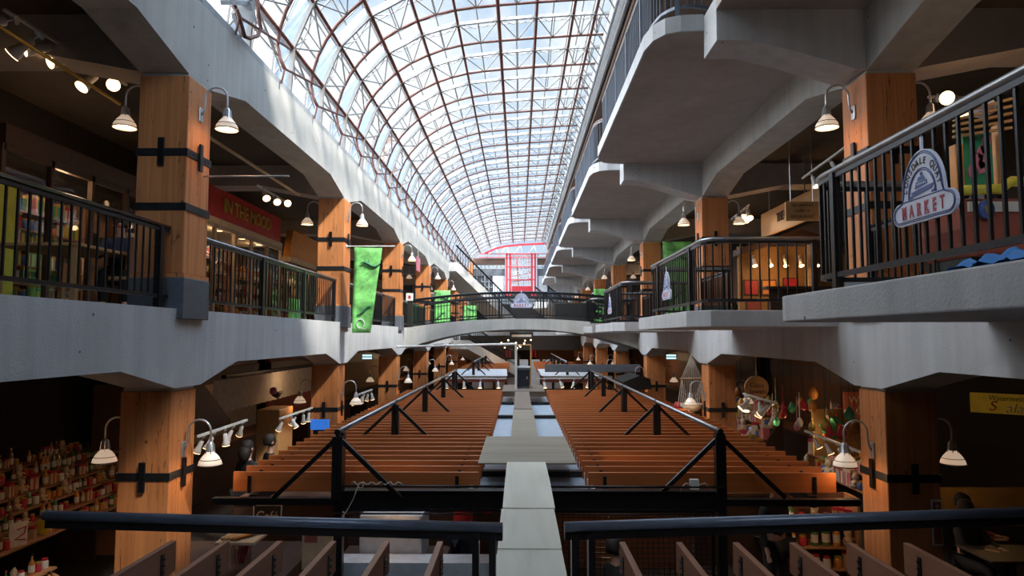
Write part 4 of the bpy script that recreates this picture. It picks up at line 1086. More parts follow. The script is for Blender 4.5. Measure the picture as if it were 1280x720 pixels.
deep_shop('left', 'lower', 30.0, 50.0, 'wall_ochre', 60, 'ochre shop wall at the far end of the left lower arcade')
deep_shop('right', 'upper', 18.5, 22.5, 'wall_brown', 10, 'brown shop wall behind the third right balcony')
deep_shop('right', 'upper', 24.0, 50.0, 'wall_brown', 30, 'brown shop wall at the far end of the right gallery')
deep_shop('right', 'lower', 16.0, 22.5, 'wall_brown', 12, 'brown shop wall behind the hammock chair')
deep_shop('right', 'lower', 24.0, 50.0, 'wall_brown', 50, 'brown shop wall at the far end of the right lower arcade')
# warm gallery shop on the right upper floor, behind the second balcony
t = thing('gallery_shop', 'warmly lit ochre gallery shop with red pictures behind the second right balcony', 'shop', (0,0,0))
MB().box(5.6, 8.5, 17.4, 17.5, F2, 2.3).build('rear_wall', 'wall_ochre', t); MB().prism([(5.5, 2.05), (7.0, 2.5), (8.5, 2.05), (8.5, 2.2), (7.0, 2.65), (5.5, 2.2)], 16.8, 17.5, 'XZ').build('gable_canopy', 'dark_brown', t)
MB().box(7.2, 7.4, 17.0, 17.2, F2, 2.3).build('pale_post', 'tan', t)
for i, (x, z, c1) in enumerate(((5.9, 1.25, 'red'), (6.35, 1.25, 'orange'), (6.9, 1.3, 'red'), (5.95, .75, 'wall_red'), (6.5, .72, 'red'), (7.0, .75, 'pink'))):
    p = thing('framed_picture', '%s picture in the warmly lit gallery shop' % ['upper left red', 'upper middle orange', 'upper right red', 'lower left maroon', 'lower middle red', 'lower right pink'][i], 'picture')
    MB().box(x-.19, x+.19, 17.36, 17.4, z-.2, z+.2).build('frame', 'dark_brown', p); MB().box(x-.16, x+.16, 17.35, 17.36, z-.17, z+.17).build('canvas', c1, p)
for i in range(5):
    o = dup(spot0); o.location = (5.8+.38*i, 16.9, 2.0); o.scale = (1.1,)*3; o.rotation_euler = (-.5, 0, 0); o['label'] = 'small spotlight in the row over the red pictures'; o['group'] = 'picture lights of the gallery shop'
point((6.4, 16.4, 1.7), 32, (1, .55, .22), .1)
t = thing('counter', 'dark counter with stools in front of the gallery shop on the right', 'counter'); MB().box(5.3, 7.3, 14.6, 14.9, 1.02, 1.08).build('counter_top', 'dark_brown', t); MB().box(5.4, 7.2, 14.7, 14.8, F2, 1.02).build('front', 'dark_brown', t)
# lower left deli stall with tiers of goods
shelf_unit((-6.25, 8.9, GF), PI/2, 4.6, [1.0, 1.14, 1.28, 1.42, 1.56, 1.70], .6, 'on the tiered stall at the lower left', PAL_DELI, .115, tier=.2, gscale=(.62, .95), lab='tiered wooden market stall crowded with jars, by the nearest left lower post')
shelf_unit((-5.3, 7.0, GF), PI/2, 1.8, [.7, .9], .5, 'on the low stand at the lower left', PAL_DELI, .12, tier=.2, gscale=(.6, .9), lab='low stand of jars in front of the tiered stall')
point((-5.3, 9.2, -1.15), 4, r=.05); point((-5.6, 7.2, -1.3), 2.5, r=.05)
t = thing('price_card', 'white price card with a red scribble on the tiered stall', 'card', (-6.0, 8.3, GF+1.14), 1.1)
MB().box(-.1, .1, 0, .012, -.14, .14).build('card', 'white_cer', t); MB().tube([(-.02, -.01, .06), (.08, -.01, .08), (.06, -.01, .0), (-.04, -.01, -.05), (.08, -.01, -.08)], .008, 5).build('scribble', 'red', t)
tag(MB().lathe([(0, 0), (.09, .01), (.11, .04), (.09, .08), (.03, .1), (0, .1)], (-6.55, 9.0, GF+1.29), 16).build('red_basket', 'red', smooth=True), 'round red covered basket on the tiered stall', 'basket')
tag(MB().lathe([(0, -.02), (.08, -.02), (.1, 0), (.08, .02), (0, .02)], (-6.02, 8.75, GF+1.1), 18, 'Y').build('yellow_plate', 'yellow'), 'round yellow plate leaning on the stall front', 'plate')
# canopy-level clutter under the left joists
t = thing('service_counter', 'white service counter under the left canopy', 'counter'); a, b = at(450, 645, Y=9.0), at(527, 703, Y=9.0)
MB().box(a.x, b.x, 9.0, 9.7, b.z, a.z).build('cabinet', 'pale_panel', t); MB().box(b.x-.03, b.x, 8.98, 9.0, b.z, a.z).build('corner_trim', 'aluminium', t)
MB().box(-2.45, -.25, 8.6, 8.95, at(0, 704, Y=8.6).z-.22, at(0, 702, Y=8.6).z).build('worktop', 'pale_panel', t); MB().box(a.x-.3, b.x+.3, 9.0, 9.7, GF, b.z).build('base', 'dark_brown', t)
t = thing('cardboard_box', 'open orange-brown cardboard box under the left canopy', 'box'); a, b = at(378, 664, Y=8.8), at(415, 702, Y=8.8)
MB().box(a.x, b.x, 8.8, 9.2, b.z-.1, a.z).build('body', 'tan', t); MB().prism([(a.x-.02, a.z), (b.x+.02, a.z), (b.x-.03, a.z+.05), (a.x+.03, a.z+.05)], 8.78, 9.1, 'XZ').build('flap', 'orange', t); MB().box(a.x+.03, a.x+.19, 8.79, 8.8, a.z-.14, a.z-.03).build('printed_patch', 'wall_red', t)
MB().box(a.x-.05, b.x+.05, 8.8, 9.3, GF, b.z-.1).build('stand', 'dark_brown', t)
t = thing('candy_jar', 'clear tub of pink and red wrapped sticks below the left joists', 'jar'); c = at(301, 704, Y=8.4)
MB().lathe([(.11, -.03), (.115, 0), (.12, .2), (.115, .2), (.11, .01)], (c.x, 8.4, c.z), 14).build('tub', 'glass_shop', t)
random.seed(5)
for i in range(12):
    a_ = random.uniform(0, 6.28); r_ = random.uniform(.01, .07); x, y_ = c.x+r_*math.cos(a_), 8.4+r_*math.sin(a_)
    MB().tube([(x, y_, c.z), (x+random.uniform(-.05, .05), y_+random.uniform(-.03, .03), c.z+.26)], .012, 5).build('stick', random.choice(['pink', 'red', 'orange']), t)
t = thing('tray_of_bread', 'wooden tray of bread sticks below the left joists', 'tray'); c = at(290, 672, Y=8.2)
MB().box(c.x-.16, c.x+.3, 8.1, 8.55, c.z-.06, c.z-.03).build('tray', 'tan', t)
for i in range(4): MB().tube([(c.x-.1+.05*i, 8.15, c.z), (c.x+.14+.05*i, 8.5, c.z+.03)], .022, 6).build('bread_stick', 'orange' if i % 2 else 'tan', t, smooth=True)
tag(MB().box(-4.6, -2.75, 8.0, 9.6, GF, at(0, 708, Y=8.4).z-.04).build('display_counter', 'dark_brown', bevel=.01), 'dark display counter beside the nearest left lower post', 'counter')
# wire mesh partition under the right canopy, reddish wall behind
t = thing('mesh_partition', 'black wire mesh partition under the right canopy', 'partition'); a, b = at(690, 634, Y=8.45), at(890, 712, Y=8.45)
m = MB(); nx = 30; nz = 16; zb_ = GF
for i in range(nx+1): x = a.x+(b.x-a.x)*i/nx; m.box(x-.005, x+.005, 8.44, 8.45, zb_, a.z)
for i in range(nz+8): z = a.z-.06*i; m.box(a.x, b.x, 8.45, 8.46, z-.005, z+.005)
m.build('mesh', 'black_steel', t); MB().box(a.x-.03, a.x, 8.42, 8.47, zb_, a.z).box(b.x, b.x+.03, 8.42, 8.47, zb_, a.z).build('frame', 'black_steel', t)
tag(MB().box(.2, 2.6, 10.6, 10.7, GF, -1.95).build('stall_wall', 'wall_brown'), 'reddish brown stall wall behind the wire mesh', 'wall panel'); point((1.2, 9.4, -2.2), 7, r=.05)
tag(MB().box(-2.3, .0, 11.2, 11.3, GF, -1.95).build('stall_wall', 'wall_brown'), 'brown stall wall behind the white service counter', 'wall panel'); point((-1.6, 8.7, -2.15), 3, r=.05)
# right lower stalls
shelf_unit((6.0, 12.6, GF), -PI/2, 3.2, [.9, 1.15, 1.4, 1.65, 1.9], .5, 'on the glittering stall in the right lower arcade', PAL_GIFT, .2, tier=.12, gscale=(1.0, 1.5), lab='crowded gift stall below the round wooden sign')
shelf_unit((4.2, 9.9, GF), 0, 1.0, [.3, .6, .9], .4, 'by the wire mesh on the right', PAL_DELI, .16, gscale=(1, 1.3), lab='small dark shelf just right of the wire mesh')
point((3.7, 9.3, -2.4), 4, r=.05); point((5.0, 12.3, -1.7), 9, r=.05)
random.seed(11)
for i in range(9):
    y_ = 10.6+i*.33; c = Vector((4.75+random.uniform(-.1, .1), y_, -1.25-random.uniform(0, .35)))
    o = MB().lathe([(0, -.09), (.05, -.06), (.06, 0), (.035, .06), (.008, .09), (.008, .5)], c, 8).build('hanging_ornament', ['red', 'green', 'gold', 'white_cer', 'pink'][i % 5], smooth=True)
    tag(o, '%s ornament hanging over the right lower stalls' % ['red', 'green', 'gold', 'white', 'pink'][i % 5], 'ornament', '%s ornaments on the right' % ['red', 'green', 'gold', 'white', 'pink'][i % 5])
t = thing('flower_wreath', 'wreath of red and pink flowers on a cream panel at the right', 'wreath'); c = at(1043, 535, Y=12.3)
MB().box(c.x-.32, c.x+.75, 12.4, 12.45, c.z-.5, c.z+.32).build('panel', 'wall_ochre', t)
m = MB().use('green')
m.tube([(c.x+.16*math.cos(2*PI*k/18), 12.36, c.z+.16*math.sin(2*PI*k/18)) for k in range(18)], .04, 7, True)
for k in range(26):
    a_ = random.uniform(0, 6.28); r_ = random.uniform(.1, .24); m.use(random.choice(['red', 'pink', 'orange', 'green'])); m.lathe([(0, -.03), (.03, 0), (0, .03)], (c.x+r_*math.cos(a_), 12.33, c.z+r_*math.sin(a_)), 6, 'Y')
m.build('foliage', None, t)
point((5.0, 11.0, -1.1), 4, r=.05)
tag(MB().box(6.0, 8.4, 11.2, 11.3, -3.0, -2.42).build('booth_wall', 'wall_ochre'), 'ochre lit booth wall at the lower right', 'wall panel'); point((7.0, 10.5, -1.9), 4, (1, .6, .2), .08)
t = thing('cafe_table', 'small dark cafe table at the lower right', 'table', (6.3, 9.0, GF)); MB().box(-.5, .5, -.35, .35, .72, .75).build('table_top', 'dark_brown', t, bevel=.01); MB().tube([(0, 0, .02), (0, 0, .72)], .03, 8).build('pedestal', 'black', t); MB().lathe([(.25, 0), (.25, .02), (0, .03)], n=14).build('base', 'black', t)
for y_ in (18.6, 21): pass
bs = thing('blue_screen', 'glowing blue screen on a black stand beside the second left lower post', 'screen'); MB().box(-4.55, -4.15, 15.0, 15.05, -2.02, -1.80).build('display', 'screen_blue', bs); MB().box(-4.5, -4.2, 15.05, 15.12, GF, -1.82).build('stand', 'black', bs)
tag(MB().box(-5.7, -5.2, 14.9, 15.8, GF, -1.58).build('kiosk_cabinet', 'sign_wood', bevel=.02), 'orange wooden kiosk cabinet beneath the corrugated valance', 'kiosk')
t = thing('pink_puppet', 'pink and black puppet hanging by the corrugated valance', 'puppet', (-5.2, 14.5, -1.15))
MB().lathe([(0, -.08), (.07, -.05), (.08, 0), (.06, .07), (0, .09)], n=10).build('head', 'pink', t, smooth=True); MB().tube([(0, 0, -.05), (0, .22, -.1), (0, .5, -.05)], [.05, .07, .03], 8).build('body', 'black', t, smooth=True)
# toy ride on the nearest right balcony
t = thing('childrens_ride', 'colourful coin-operated ride with green panel, wooden posts and yellow bumper on the near right balcony', 'ride')
Yr = 5.35; P = lambda x, y: at(x, y, Y=Yr)
a, b = P(1205, 243), P(1300, 300)
MB().prism([(a.x, b.z+.1), (a.x+.1, b.z-.12), (a.x+1.0, b.z-.12), (a.x+1.1, a.z-.03), (a.x-.02, a.z-.03)], Yr, Yr+.7, 'XZ').build('hull', 'wall_red', t, bevel=.03)
MB().box(a.x+.02, a.x+1.1, Yr-.02, Yr, a.z-.14, a.z-.06).build('white_band', 'white_cer', t)
MB().tube([(a.x-.05, Yr-.05, a.z+.02), (a.x+.25, Yr-.06, a.z+.03), (a.x+.33, Yr-.06, a.z+.09), (a.x+1.15, Yr-.06, a.z+.06)], .04, 10).build('bumper', 'yellow', t, smooth=True)
for x0_, x1_ in ((1193, 1206), (1246, 1259)):
    q, r_ = P(x0_, 180 if x0_ < 1200 else 155), P(x1_, 236); MB().box(q.x, r_.x, Yr-.01, Yr+.08, r_.z, q.z).build('post', 'orange', t, bevel=.01)
q, r_ = P(1206, 165), P(1246, 232); MB().box(q.x, r_.x, Yr+.03, Yr+.05, r_.z, q.z).build('green_panel', 'green', t)
random.seed(2); m = MB()
for _ in range(7):
    x, z = random.uniform(q.x+.03, r_.x-.06), random.uniform(r_.z+.05, q.z-.1); m.prism([(x, z), (x+.05, z+.02), (x+.06, z+.09), (x+.02, z+.11), (x-.015, z+.06)], Yr+.022, Yr+.03, 'XZ')
m.build('painted_flowers', 'pink', t)
for i in range(5):
    q, r_ = P(1190, 172-7*i), P(1246, 164-9*i); MB().bar((q.x, Yr-.02, q.z), (r_.x+.1, Yr-.02, r_.z+.02), .03, .02).build('roof_slat', 'sign_wood', t)
c = P(1229, 263); MB().lathe([(0, -.04), (.055, -.035), (.06, 0), (0, 0)], (c.x, Yr-.02, c.z), 16, 'Y', 1, 1.3).build('badge', 'logo_blue', t, smooth=True)
MB().lathe([(0, -.045), (.03, -.04), (0, -.03)], (c.x, Yr-.025, c.z), 10, 'Y', 1, 1.3).build('badge_center', 'gold', t)
MB().box(a.x+.1, a.x+1.0, Yr+.1, Yr+.6, F2+.02, b.z-.12).build('base', 'black', t)
q = P(1238, 128); tag(MB().lathe([(0, -.1), (.08, -.06), (.1, 0), (.07, .06), (.03, .09), (0, .1)], (q.x, Yr+.1, q.z), 12).build('plush_toy', 'logo_white', smooth=True), 'pale blue plush ball on top of the ride', 'toy')
point((4.3, 4.9, 2.4), 10, r=.05)
# blue cloth on the slab edge
m = MB(); n_ = 22; vs = []
for i in range(n_+1):
    for j in range(9):
        y_ = 3.05+.72*i/n_; x = 2.33+.32*j/8
        edge = math.sin(PI*i/n_)**.4*math.sin(PI*(j+.3)/9)**.5
        vs.append((x+.02*math.sin(i*.9), y_, F2+.025+edge*(.055+.025*math.sin(i*1.1+j*.6)+.02*math.sin(i*2.3-j*1.3))))
m.add(vs, [(i*9+j, i*9+j+1, (i+1)*9+j+1, (i+1)*9+j) for i in range(n_) for j in range(8)])
tag(m.build('blue_cloth', 'cloth_blue', smooth=True), 'crumpled bright blue cloth on the slab edge of the near right balcony', 'cloth')
# wooden table and chair, left gallery
t = thing('wooden_table', 'plain wooden table behind the nearest left railing', 'table', (-5.55, 8.3, F2)); MB().box(-.5, .5, -.6, .6, .71, .75).build('table_top', 'sign_wood', t, bevel=.008)
lg = None
for x in (-.44, .44):
    for y_ in (-.54, .54): MB().box(x-.03, x+.03, y_-.03, y_+.03, 0, .71).build('leg', 'sign_wood', t)
t = thing('slatted_bench', 'slatted wooden bench back beside the nearest left upper post', 'bench', (-5.0, 9.3, F2)); m = MB()
for i in range(9): MB().box(-.02, .02, -.62+.155*i-.045, -.62+.155*i+.045, .42, .95).build('slat', 'wall_brown', t)
MB().box(-.4, .05, -.68, .68, .40, .44).build('seat', 'sign_wood', t); MB().box(-.03, .03, -.7, .7, .95, 1.0).build('top_rail', 'sign_wood', t)
for x, y_ in ((-.36, -.6), (-.36, .6), (0, -.6), (0, .6)): MB().box(x-.025, x+.025, y_-.025, y_+.025, 0, .4).build('leg', 'sign_wood', t)

# ================================================================ PEOPLE
def skinned(name, verts, edges, radii, mat, parent=None, lv=1, flat=None):
    me = bpy.data.meshes.new(name); me.from_pydata([tuple(v) for v in verts], edges, []); me.materials.append(M[mat])
    o = bpy.data.objects.new(name, me); COL.objects.link(o)
    if parent is not None: o.parent = parent
    md = o.modifiers.new('skin', 'SKIN'); md.use_smooth_shade = True; md.branch_smoothing = .5
    sv = me.skin_vertices[0].data
    for i, r in enumerate(radii): sv[i].radius = r if isinstance(r, tuple) else (r, r)
    sv[0].use_root = True
    s = o.modifiers.new('sub', 'SUBSURF'); s.levels = s.render_levels = lv
    return o
def person(loc, rz, sit, coat, legs, lab, hair='hair', lean=0.0, arm=0, hood=False, longhair=False):
    """faces -Y; origin on the floor (or on the floor below the seat)"""
    hz = .50 if sit else .93
    J = {}
    J['pelvis'] = (0, 0, hz); J['belly'] = (0, -.01-lean*.3, hz+.17); J['chest'] = (0, -.02-lean*.8, hz+.36); J['neck'] = (0, -lean, hz+.50)
    J['jaw'] = (0, -.02-lean*1.1, hz+.58); J['head'] = (0, -.01-lean*1.15, hz+.67); J['crown'] = (0, .0-lean*1.15, hz+.75); J['nose'] = (0, -.115-lean*1.1, hz+.645)
    for s, n in ((-1, 'l'), (1, 'r')):
        J['sh'+n] = (s*.17, -lean*.9, hz+.44); up = arm
        if sit or arm: J['el'+n] = (s*.23, -.14-lean, hz+.22); J['wr'+n] = (s*.12, -.36-lean, hz+.24)
        else: J['el'+n] = (s*.22, .02, hz+.18); J['wr'+n] = (s*.22, -.06, hz-.06)
        w = Vector(J['wr'+n]); d = (w-Vector(J['el'+n])).normalized()
        J['pa'+n] = tuple(w+d*.07)
        side = Vector((1, 0, 0)) if abs(d.x) < .8 else Vector((0, 1, 0))
        side = (side-d*side.dot(d)).normalized()
        for f in range(4):
            b = w+d*.09+side*(-.03+.02*f); J['f%d%s' % (f, n)] = tuple(b+d*.035); J['g%d%s' % (f, n)] = tuple(b+d*(.06+.008*(f in (1, 2)))+Vector((0, 0, -.015)))
        J['t1'+n] = tuple(w+d*.04-side*s*.035); J['t2'+n] = tuple(w+d*.075-side*s*.05)
        if sit:
            J['hip'+n] = (s*.10, -.02, hz-.02); J['kn'+n] = (s*.13, -.44, hz-.02); J['an'+n] = (s*.13, -.46, .09); J['to'+n] = (s*.14, -.63, .035)
        else:
            J['hip'+n] = (s*.10, 0, hz-.06); J['kn'+n] = (s*.11, -.03, .49); J['an'+n] = (s*.11, .02, .09); J['to'+n] = (s*.13, -.15, .035)
    R = dict(pelvis=(.15, .11), belly=(.135, .10), chest=(.16, .105), neck=.052, jaw=(.06, .065), head=(.078, .092), crown=(.06, .07), nose=.014)
    for n in 'lr':
        R.update({'sh'+n: .062, 'el'+n: .043, 'wr'+n: .027, 'pa'+n: (.04, .018), 't1'+n: .012, 't2'+n: .009, 'hip'+n: .09, 'kn'+n: .058, 'an'+n: .036, 'to'+n: .034})
        for f in range(4): R['f%d%s' % (f, n)] = .0095; R['g%d%s' % (f, n)] = .008
    E = [('pelvis','belly'),('belly','chest'),('chest','neck'),('neck','jaw'),('jaw','head'),('head','crown'),('head','nose')]
    for n in 'lr':
        E += [('chest','sh'+n),('sh'+n,'el'+n),('el'+n,'wr'+n),('wr'+n,'pa'+n),('wr'+n,'t1'+n),('t1'+n,'t2'+n),('pelvis','hip'+n),('hip'+n,'kn'+n),('kn'+n,'an'+n),('an'+n,'to'+n)]
        for f in range(4): E += [('pa'+n,'f%d%s' % (f, n)),('f%d%s' % (f, n),'g%d%s' % (f, n))]
    def sub(names, edges, k, name, mat, par):
        idx = {q: i for i, q in enumerate(names)}
        rr = []
        for q in names:
            r = R[q]; rr.append((r[0]*k+.008, r[1]*k+.008) if isinstance(r, tuple) else r*k+.008)
        return skinned(name, [J[q] for q in names], [(idx[a], idx[b]) for a, b in edges], rr, mat, par, 1)
    t = thing('person', lab, 'person', loc, rz)
    names = ['pelvis']+[q for q in J if q != 'pelvis']; idx = {q: i for i, q in enumerate(names)}
    skinned('body', [J[q] for q in names], [(idx[a], idx[b]) for a, b in E], [R[q] for q in names], 'skin', t, 1)
    top = ['pelvis', 'belly', 'chest', 'neck', 'shl', 'ell', 'wrl', 'shr', 'elr', 'wrr']
    R2 = R['neck']; R['neck'] = .05
    sub(top, [('pelvis','belly'),('belly','chest'),('chest','neck'),('chest','shl'),('shl','ell'),('ell','wrl'),('chest','shr'),('shr','elr'),('elr','wrr')], 1.13, 'coat', coat, t)
    sub(['pelvis', 'hipl', 'knl', 'anl', 'hipr', 'knr', 'anr'], [('pelvis','hipl'),('hipl','knl'),('knl','anl'),('pelvis','hipr'),('hipr','knr'),('knr','anr')], 1.12, 'trousers', legs, t)
    for n in 'lr':
        a = Vector(J['an'+n]); MB().tube([a+Vector((0, .05, -.06)), a+Vector((0, -.02, -.045)), a+Vector((.01, -.12, -.055)), a+Vector((.01, -.2, -.06))], [.03, .045, .042, .025], 10).build('shoe', 'black', t, smooth=True)
    h = Vector(J['head'])
    m = MB(); P_ = [(0, .115), (.05, .105), (.085, .065), (.098, .01), (.095, -.04)]
    m.lathe([(.088, -.07), (.1, -.02), (.1, .03), (.085, .075), (.05, .105), (0, .118)], h+Vector((0, .022, .02)), 16, 'Z', .95, 1.05)
    if longhair: m.tube([h+Vector((0, .05, .02)), h+Vector((0, .075, -.1)), h+Vector((0, .07, -.22))], [.09, .095, .05], 12)
    m.build('hair', hair, t, smooth=True)
    e = MB()
    for s in (-1, 1): e.lathe([(0, -.012), (.012, 0), (0, .01)], h+Vector((s*.032, -.088, .002)), 8, 'Y')
    e.build('eye', 'black', t); MB().tube([h+Vector((-.025, -.088, -.06)), h+Vector((0, -.094, -.062)), h+Vector((.025, -.088, -.06))], .005, 5).build('mouth', 'red', t)
    for s in (-1, 1): MB().lathe([(0, -.015), (.022, 0), (0, .015)], h+Vector((s*.088, .0, -.01)), 8, 'X', 1, 1.4).build('ear', 'skin', t)
    if hood: m2 = MB().lathe([(.12, -.12), (.14, -.05), (.09, .0), (.06, .01)], h+Vector((0, .04, -.05)), 14).build('hood', coat, t, smooth=True)
    return t
person((at(310, 556, Y=11.4).x, 11.4, GF), 2.6, False, 'coat_black', 'coat_black', 'long-haired person in a black coat standing left of the joists, nearer of two', longhair=True).scale = (1.04,)*3
person((at(338, 548, Y=12.0).x, 12.0, GF), 2.2, False, 'coat_black', 'coat_black', 'person in a black coat standing left of the joists, farther of two').scale = (1.05,)*3
person((at(578, 640, Y=9.5).x, 9.3, GF), 2.4, False, 'coat_red', 'coat_navy', 'person in a red hooded jacket working under the left canopy', lean=.1, arm=1, hood=True)
person((at(765, 690, Y=7.7).x, 7.8, GF-.02), 1.9, True, 'coat_black', 'coat_black', 'dark-haired person sitting behind the near right joist ends', lean=.05)
person((at(968, 650, Y=8.9).x, 8.9, GF), .5, False, 'coat_black', 'coat_black', 'person in dark clothes standing under the right end of the black crossbeam')
person((at(1213, 620, Y=9.4).x, 9.5, GF), .3, True, 'coat_black', 'coat_black', 'seated person in black at the cafe table, left one of two')
person((at(1240, 622, Y=9.3).x, 9.9, GF), .9, True, 'wall_red', 'coat_black', 'seated person in dark maroon at the cafe table, right one of two')
person((-5.35, 9.05, F2), .4, True, 'coat_navy', 'coat_black', 'person in a navy jacket seated at the wooden table on the left gallery', lean=.06)
person((at(742, 385, Y=26).x, 26.2, F2), 1.2, True, 'coat_navy', 'coat_black', 'person in dark clothes seated at the right end of the footbridge')
for nm, lc in (('stool', (at(765, 690, Y=7.7).x, 7.8)), ('stool', (at(1213, 620, Y=9.4).x, 9.5)), ('stool', (at(1240, 622, Y=9.3).x, 9.9)), ('stool', (-5.35, 9.05)), ('stool', (at(742, 385, Y=26).x, 26.2))):
    up_ = lc[0] < -5 or lc[1] > 20; z = F2 if up_ else GF
    t = thing('stool', 'dark round stool under the %s' % {7: 'person behind the near right joist ends', 9: 'seated person in %s at the lower right cafe table' % ('black' if lc[1] < 9.7 else 'maroon'), 26: 'person at the end of the footbridge'}[int(lc[1])] if lc[0] > -5 else 'dark round stool at the wooden table on the left gallery', 'stool', (lc[0], lc[1]+.02, z))
    MB().lathe([(0, .36), (.17, .37), (.17, .40), (0, .41)], n=14).build('seat', 'dark_brown', t)
    for k in range(3): MB().tube([(.1*math.cos(k*2.1), .1*math.sin(k*2.1), .37), (.16*math.cos(k*2.1), .16*math.sin(k*2.1), 0)], .012, 6).build('leg', 'black', t)
tag(MB().box(at(712, 388, Y=26.3).x-.6, at(712, 388, Y=26.3).x+.9, 25.8, 26.5, F2+.25, F2+.95).build('piano_case', 'black', bevel=.04), 'black covered piano-like case on the right half of the footbridge', 'case')

point((-5.3, 16.5, -1.0), 10, r=.1)

shelf_unit((5.7, 17.6, GF), -PI/2, 3.6, [.9, 1.15, 1.4, 1.65], .5, 'on the stall behind the hammock chair', PAL_GIFT, .22, tier=.14, gscale=(1.2, 1.7), mat='dark_brown', lab='dark tiered gift stall behind the hammock chair')
shelf_unit((-6.9, 12.4, GF), PI/2, 3.0, [.8, 1.1, 1.4], .5, 'on the left stall behind the two people in black', PAL_DELI, .2, tier=.2, gscale=(1.0, 1.4), mat='dark_brown', lab='dark stall of jars behind the two people in black coats')
point((4.9, 17.4, -1.3), 6, r=.06)
for (x0_, x1_, y_, nm) in ((-4.2, -2.5, 10.2, 'left, behind the cafe sign'), (-.6, .2, 10.0, 'beside the person in red'), (2.7, 4.1, 10.8, 'right, behind the standing person')):
    t = thing('stall_counter', 'dark wooden stall counter under the canopy on the '+nm if 'person in red' not in nm else 'dark wooden stall counter under the canopy beside the person in red', 'counter')
    MB().box(x0_, x1_, y_, y_+.7, GF, GF+1.05).build('front', 'dark_brown', t); MB().box(x0_-.03, x1_+.03, y_-.03, y_+.73, GF+1.05, GF+1.09).build('counter_top', 'wall_brown', t)
random.seed(21)
for i in range(22):
    side = i % 2; x = random.uniform(4.7, 5.4); y_ = random.uniform(10.2, 15.5); z = -.9-random.uniform(0, .6); c1 = ['red', 'tan', 'gold', 'green', 'brown_glass', 'orange'][i % 6]
    o = MB().lathe([(0, -.12), (.06, -.09), (.08, -.02), (.05, .05), (.015, .10)], (x, y_, z), 8).build('hanging_basket', c1, smooth=True)
    MB().tube([(x, y_, z+.1), (x, y_, -.4)], .004, 4).build('cord', 'black', o)
    nm = {'brown_glass': 'brown'}.get(c1, c1); tag(o, 'small %s hanging bundle over the right lower stalls near the round sign' % nm, 'hanging decoration', '%s bundles over the right stalls' % nm)
# ================================================================ FAR END OF THE HALL
Yf = 54.0
def fx(x): return at(x, 400, Y=Yf).x
def fz(y): return at(649, y, Y=Yf).z
L_, R_ = fx(568), fx(722)
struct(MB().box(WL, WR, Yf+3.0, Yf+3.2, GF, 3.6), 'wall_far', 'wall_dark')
struct(MB().box(WL, WR, Yf-.6, Yf+3.2, 2.55, 3.0), 'floor_far', 'eave_grey')
struct(MB().box(fx(628), fx(674), Yf-.5, Yf-.4, F2, 2.55), 'wall_far', 'wall_dark')
struct(MB().box(WL, fx(632), Yf-.1, Yf+.1, GF, -.9).box(fx(670), WR, Yf-.1, Yf+.1, GF, -.9), 'wall_far', 'wall_brown')
t = thing('entrance_portal', 'tall red steel portal with glazed centre at the far end of the hall', 'portal')
for x in (633.5, 637.5, 665, 669): MB().box(fx(x)-.075, fx(x)+.075, Yf-.3, Yf, -1.6, fz(317)).build('red_post', 'red_paint', t)
for y in (318, 334, 350): MB().box(fx(633), fx(670), Yf-.2, Yf-.1, fz(y)-.035, fz(y)+.035).build('red_crossbar', 'red_paint', t)
MB().box(fx(640), fx(664), Yf-.28, Yf-.2, fz(366), fz(358)).build('red_panel', 'red_paint', t)
m = MB()
for i in range(9): x = fx(639)+(fx(664)-fx(639))*i/8; m.box(x-.025, x+.025, Yf-.05, Yf, fz(366), fz(320))
for i in range(13): z = fz(366)+(fz(320)-fz(366))*i/12; m.box(fx(639), fx(664), Yf-.05, Yf, z-.025, z+.025)
m.build('white_glazing_bars', 'white_metal', t)
MB().box(fx(639), fx(664), Yf, Yf+.02, fz(366), fz(320)).build('glass_pane', 'glass_roof', t)
MB().bar((fx(646), Yf+.5, fz(322)), (fx(649), Yf+.5, fz(366)), .10, .10).build('slanted_beam', 'red_paint', t)
for a_, b_ in ((345, 340), (352, 348)): MB().bar((fx(640), Yf+.5, fz(a_)), (fx(664), Yf+.5, fz(b_)), .06, .06).build('slanted_beam', 'red_paint', t)
for sx0, sx1, nm in ((591, 631, 'left'), (672, 722, 'right')):
    t = thing('end_glazing', 'dark gridded glazing on the %s of the red portal' % nm, 'glazing')
    MB().box(fx(sx0), fx(sx1), Yf+.1, Yf+.2, fz(372), fz(345)).build('lower_panel', 'base_grey', t)
    MB().box(fx(sx0), fx(sx1), Yf-.05, Yf+.25, fz(345), fz(336)).build('grey_band', 'base_grey', t)
    MB().box(fx(sx0), fx(sx1), Yf-.1, Yf+.3, fz(331), fz(323)).build('brown_band', 'soffit_brown', t)
    m = MB()
    for i in range(9): x = fx(sx0)+(fx(sx1)-fx(sx0))*i/8; m.box(x-.03, x+.03, Yf-.02, Yf+.05, fz(372), fz(323))
    for y in (366, 359, 352, 340, 334, 328): m.box(fx(sx0), fx(sx1), Yf-.02, Yf+.05, fz(y)-.03, fz(y)+.03)
    m.build('glazing_bars', 'eave_grey', t)
    q0, q1 = (fx(616), fx(631)) if nm == 'left' else (fx(673), fx(684))
    MB().box(q0, q1, Yf-.06, Yf+.0, fz(366), fz(345)).build('bright_pane', 'pale_panel', t)
struct(MB().box(fx(591)-.8, fx(591), Yf-.4, Yf+.4, fz(366), fz(322)), 'trim_3', 'fir')
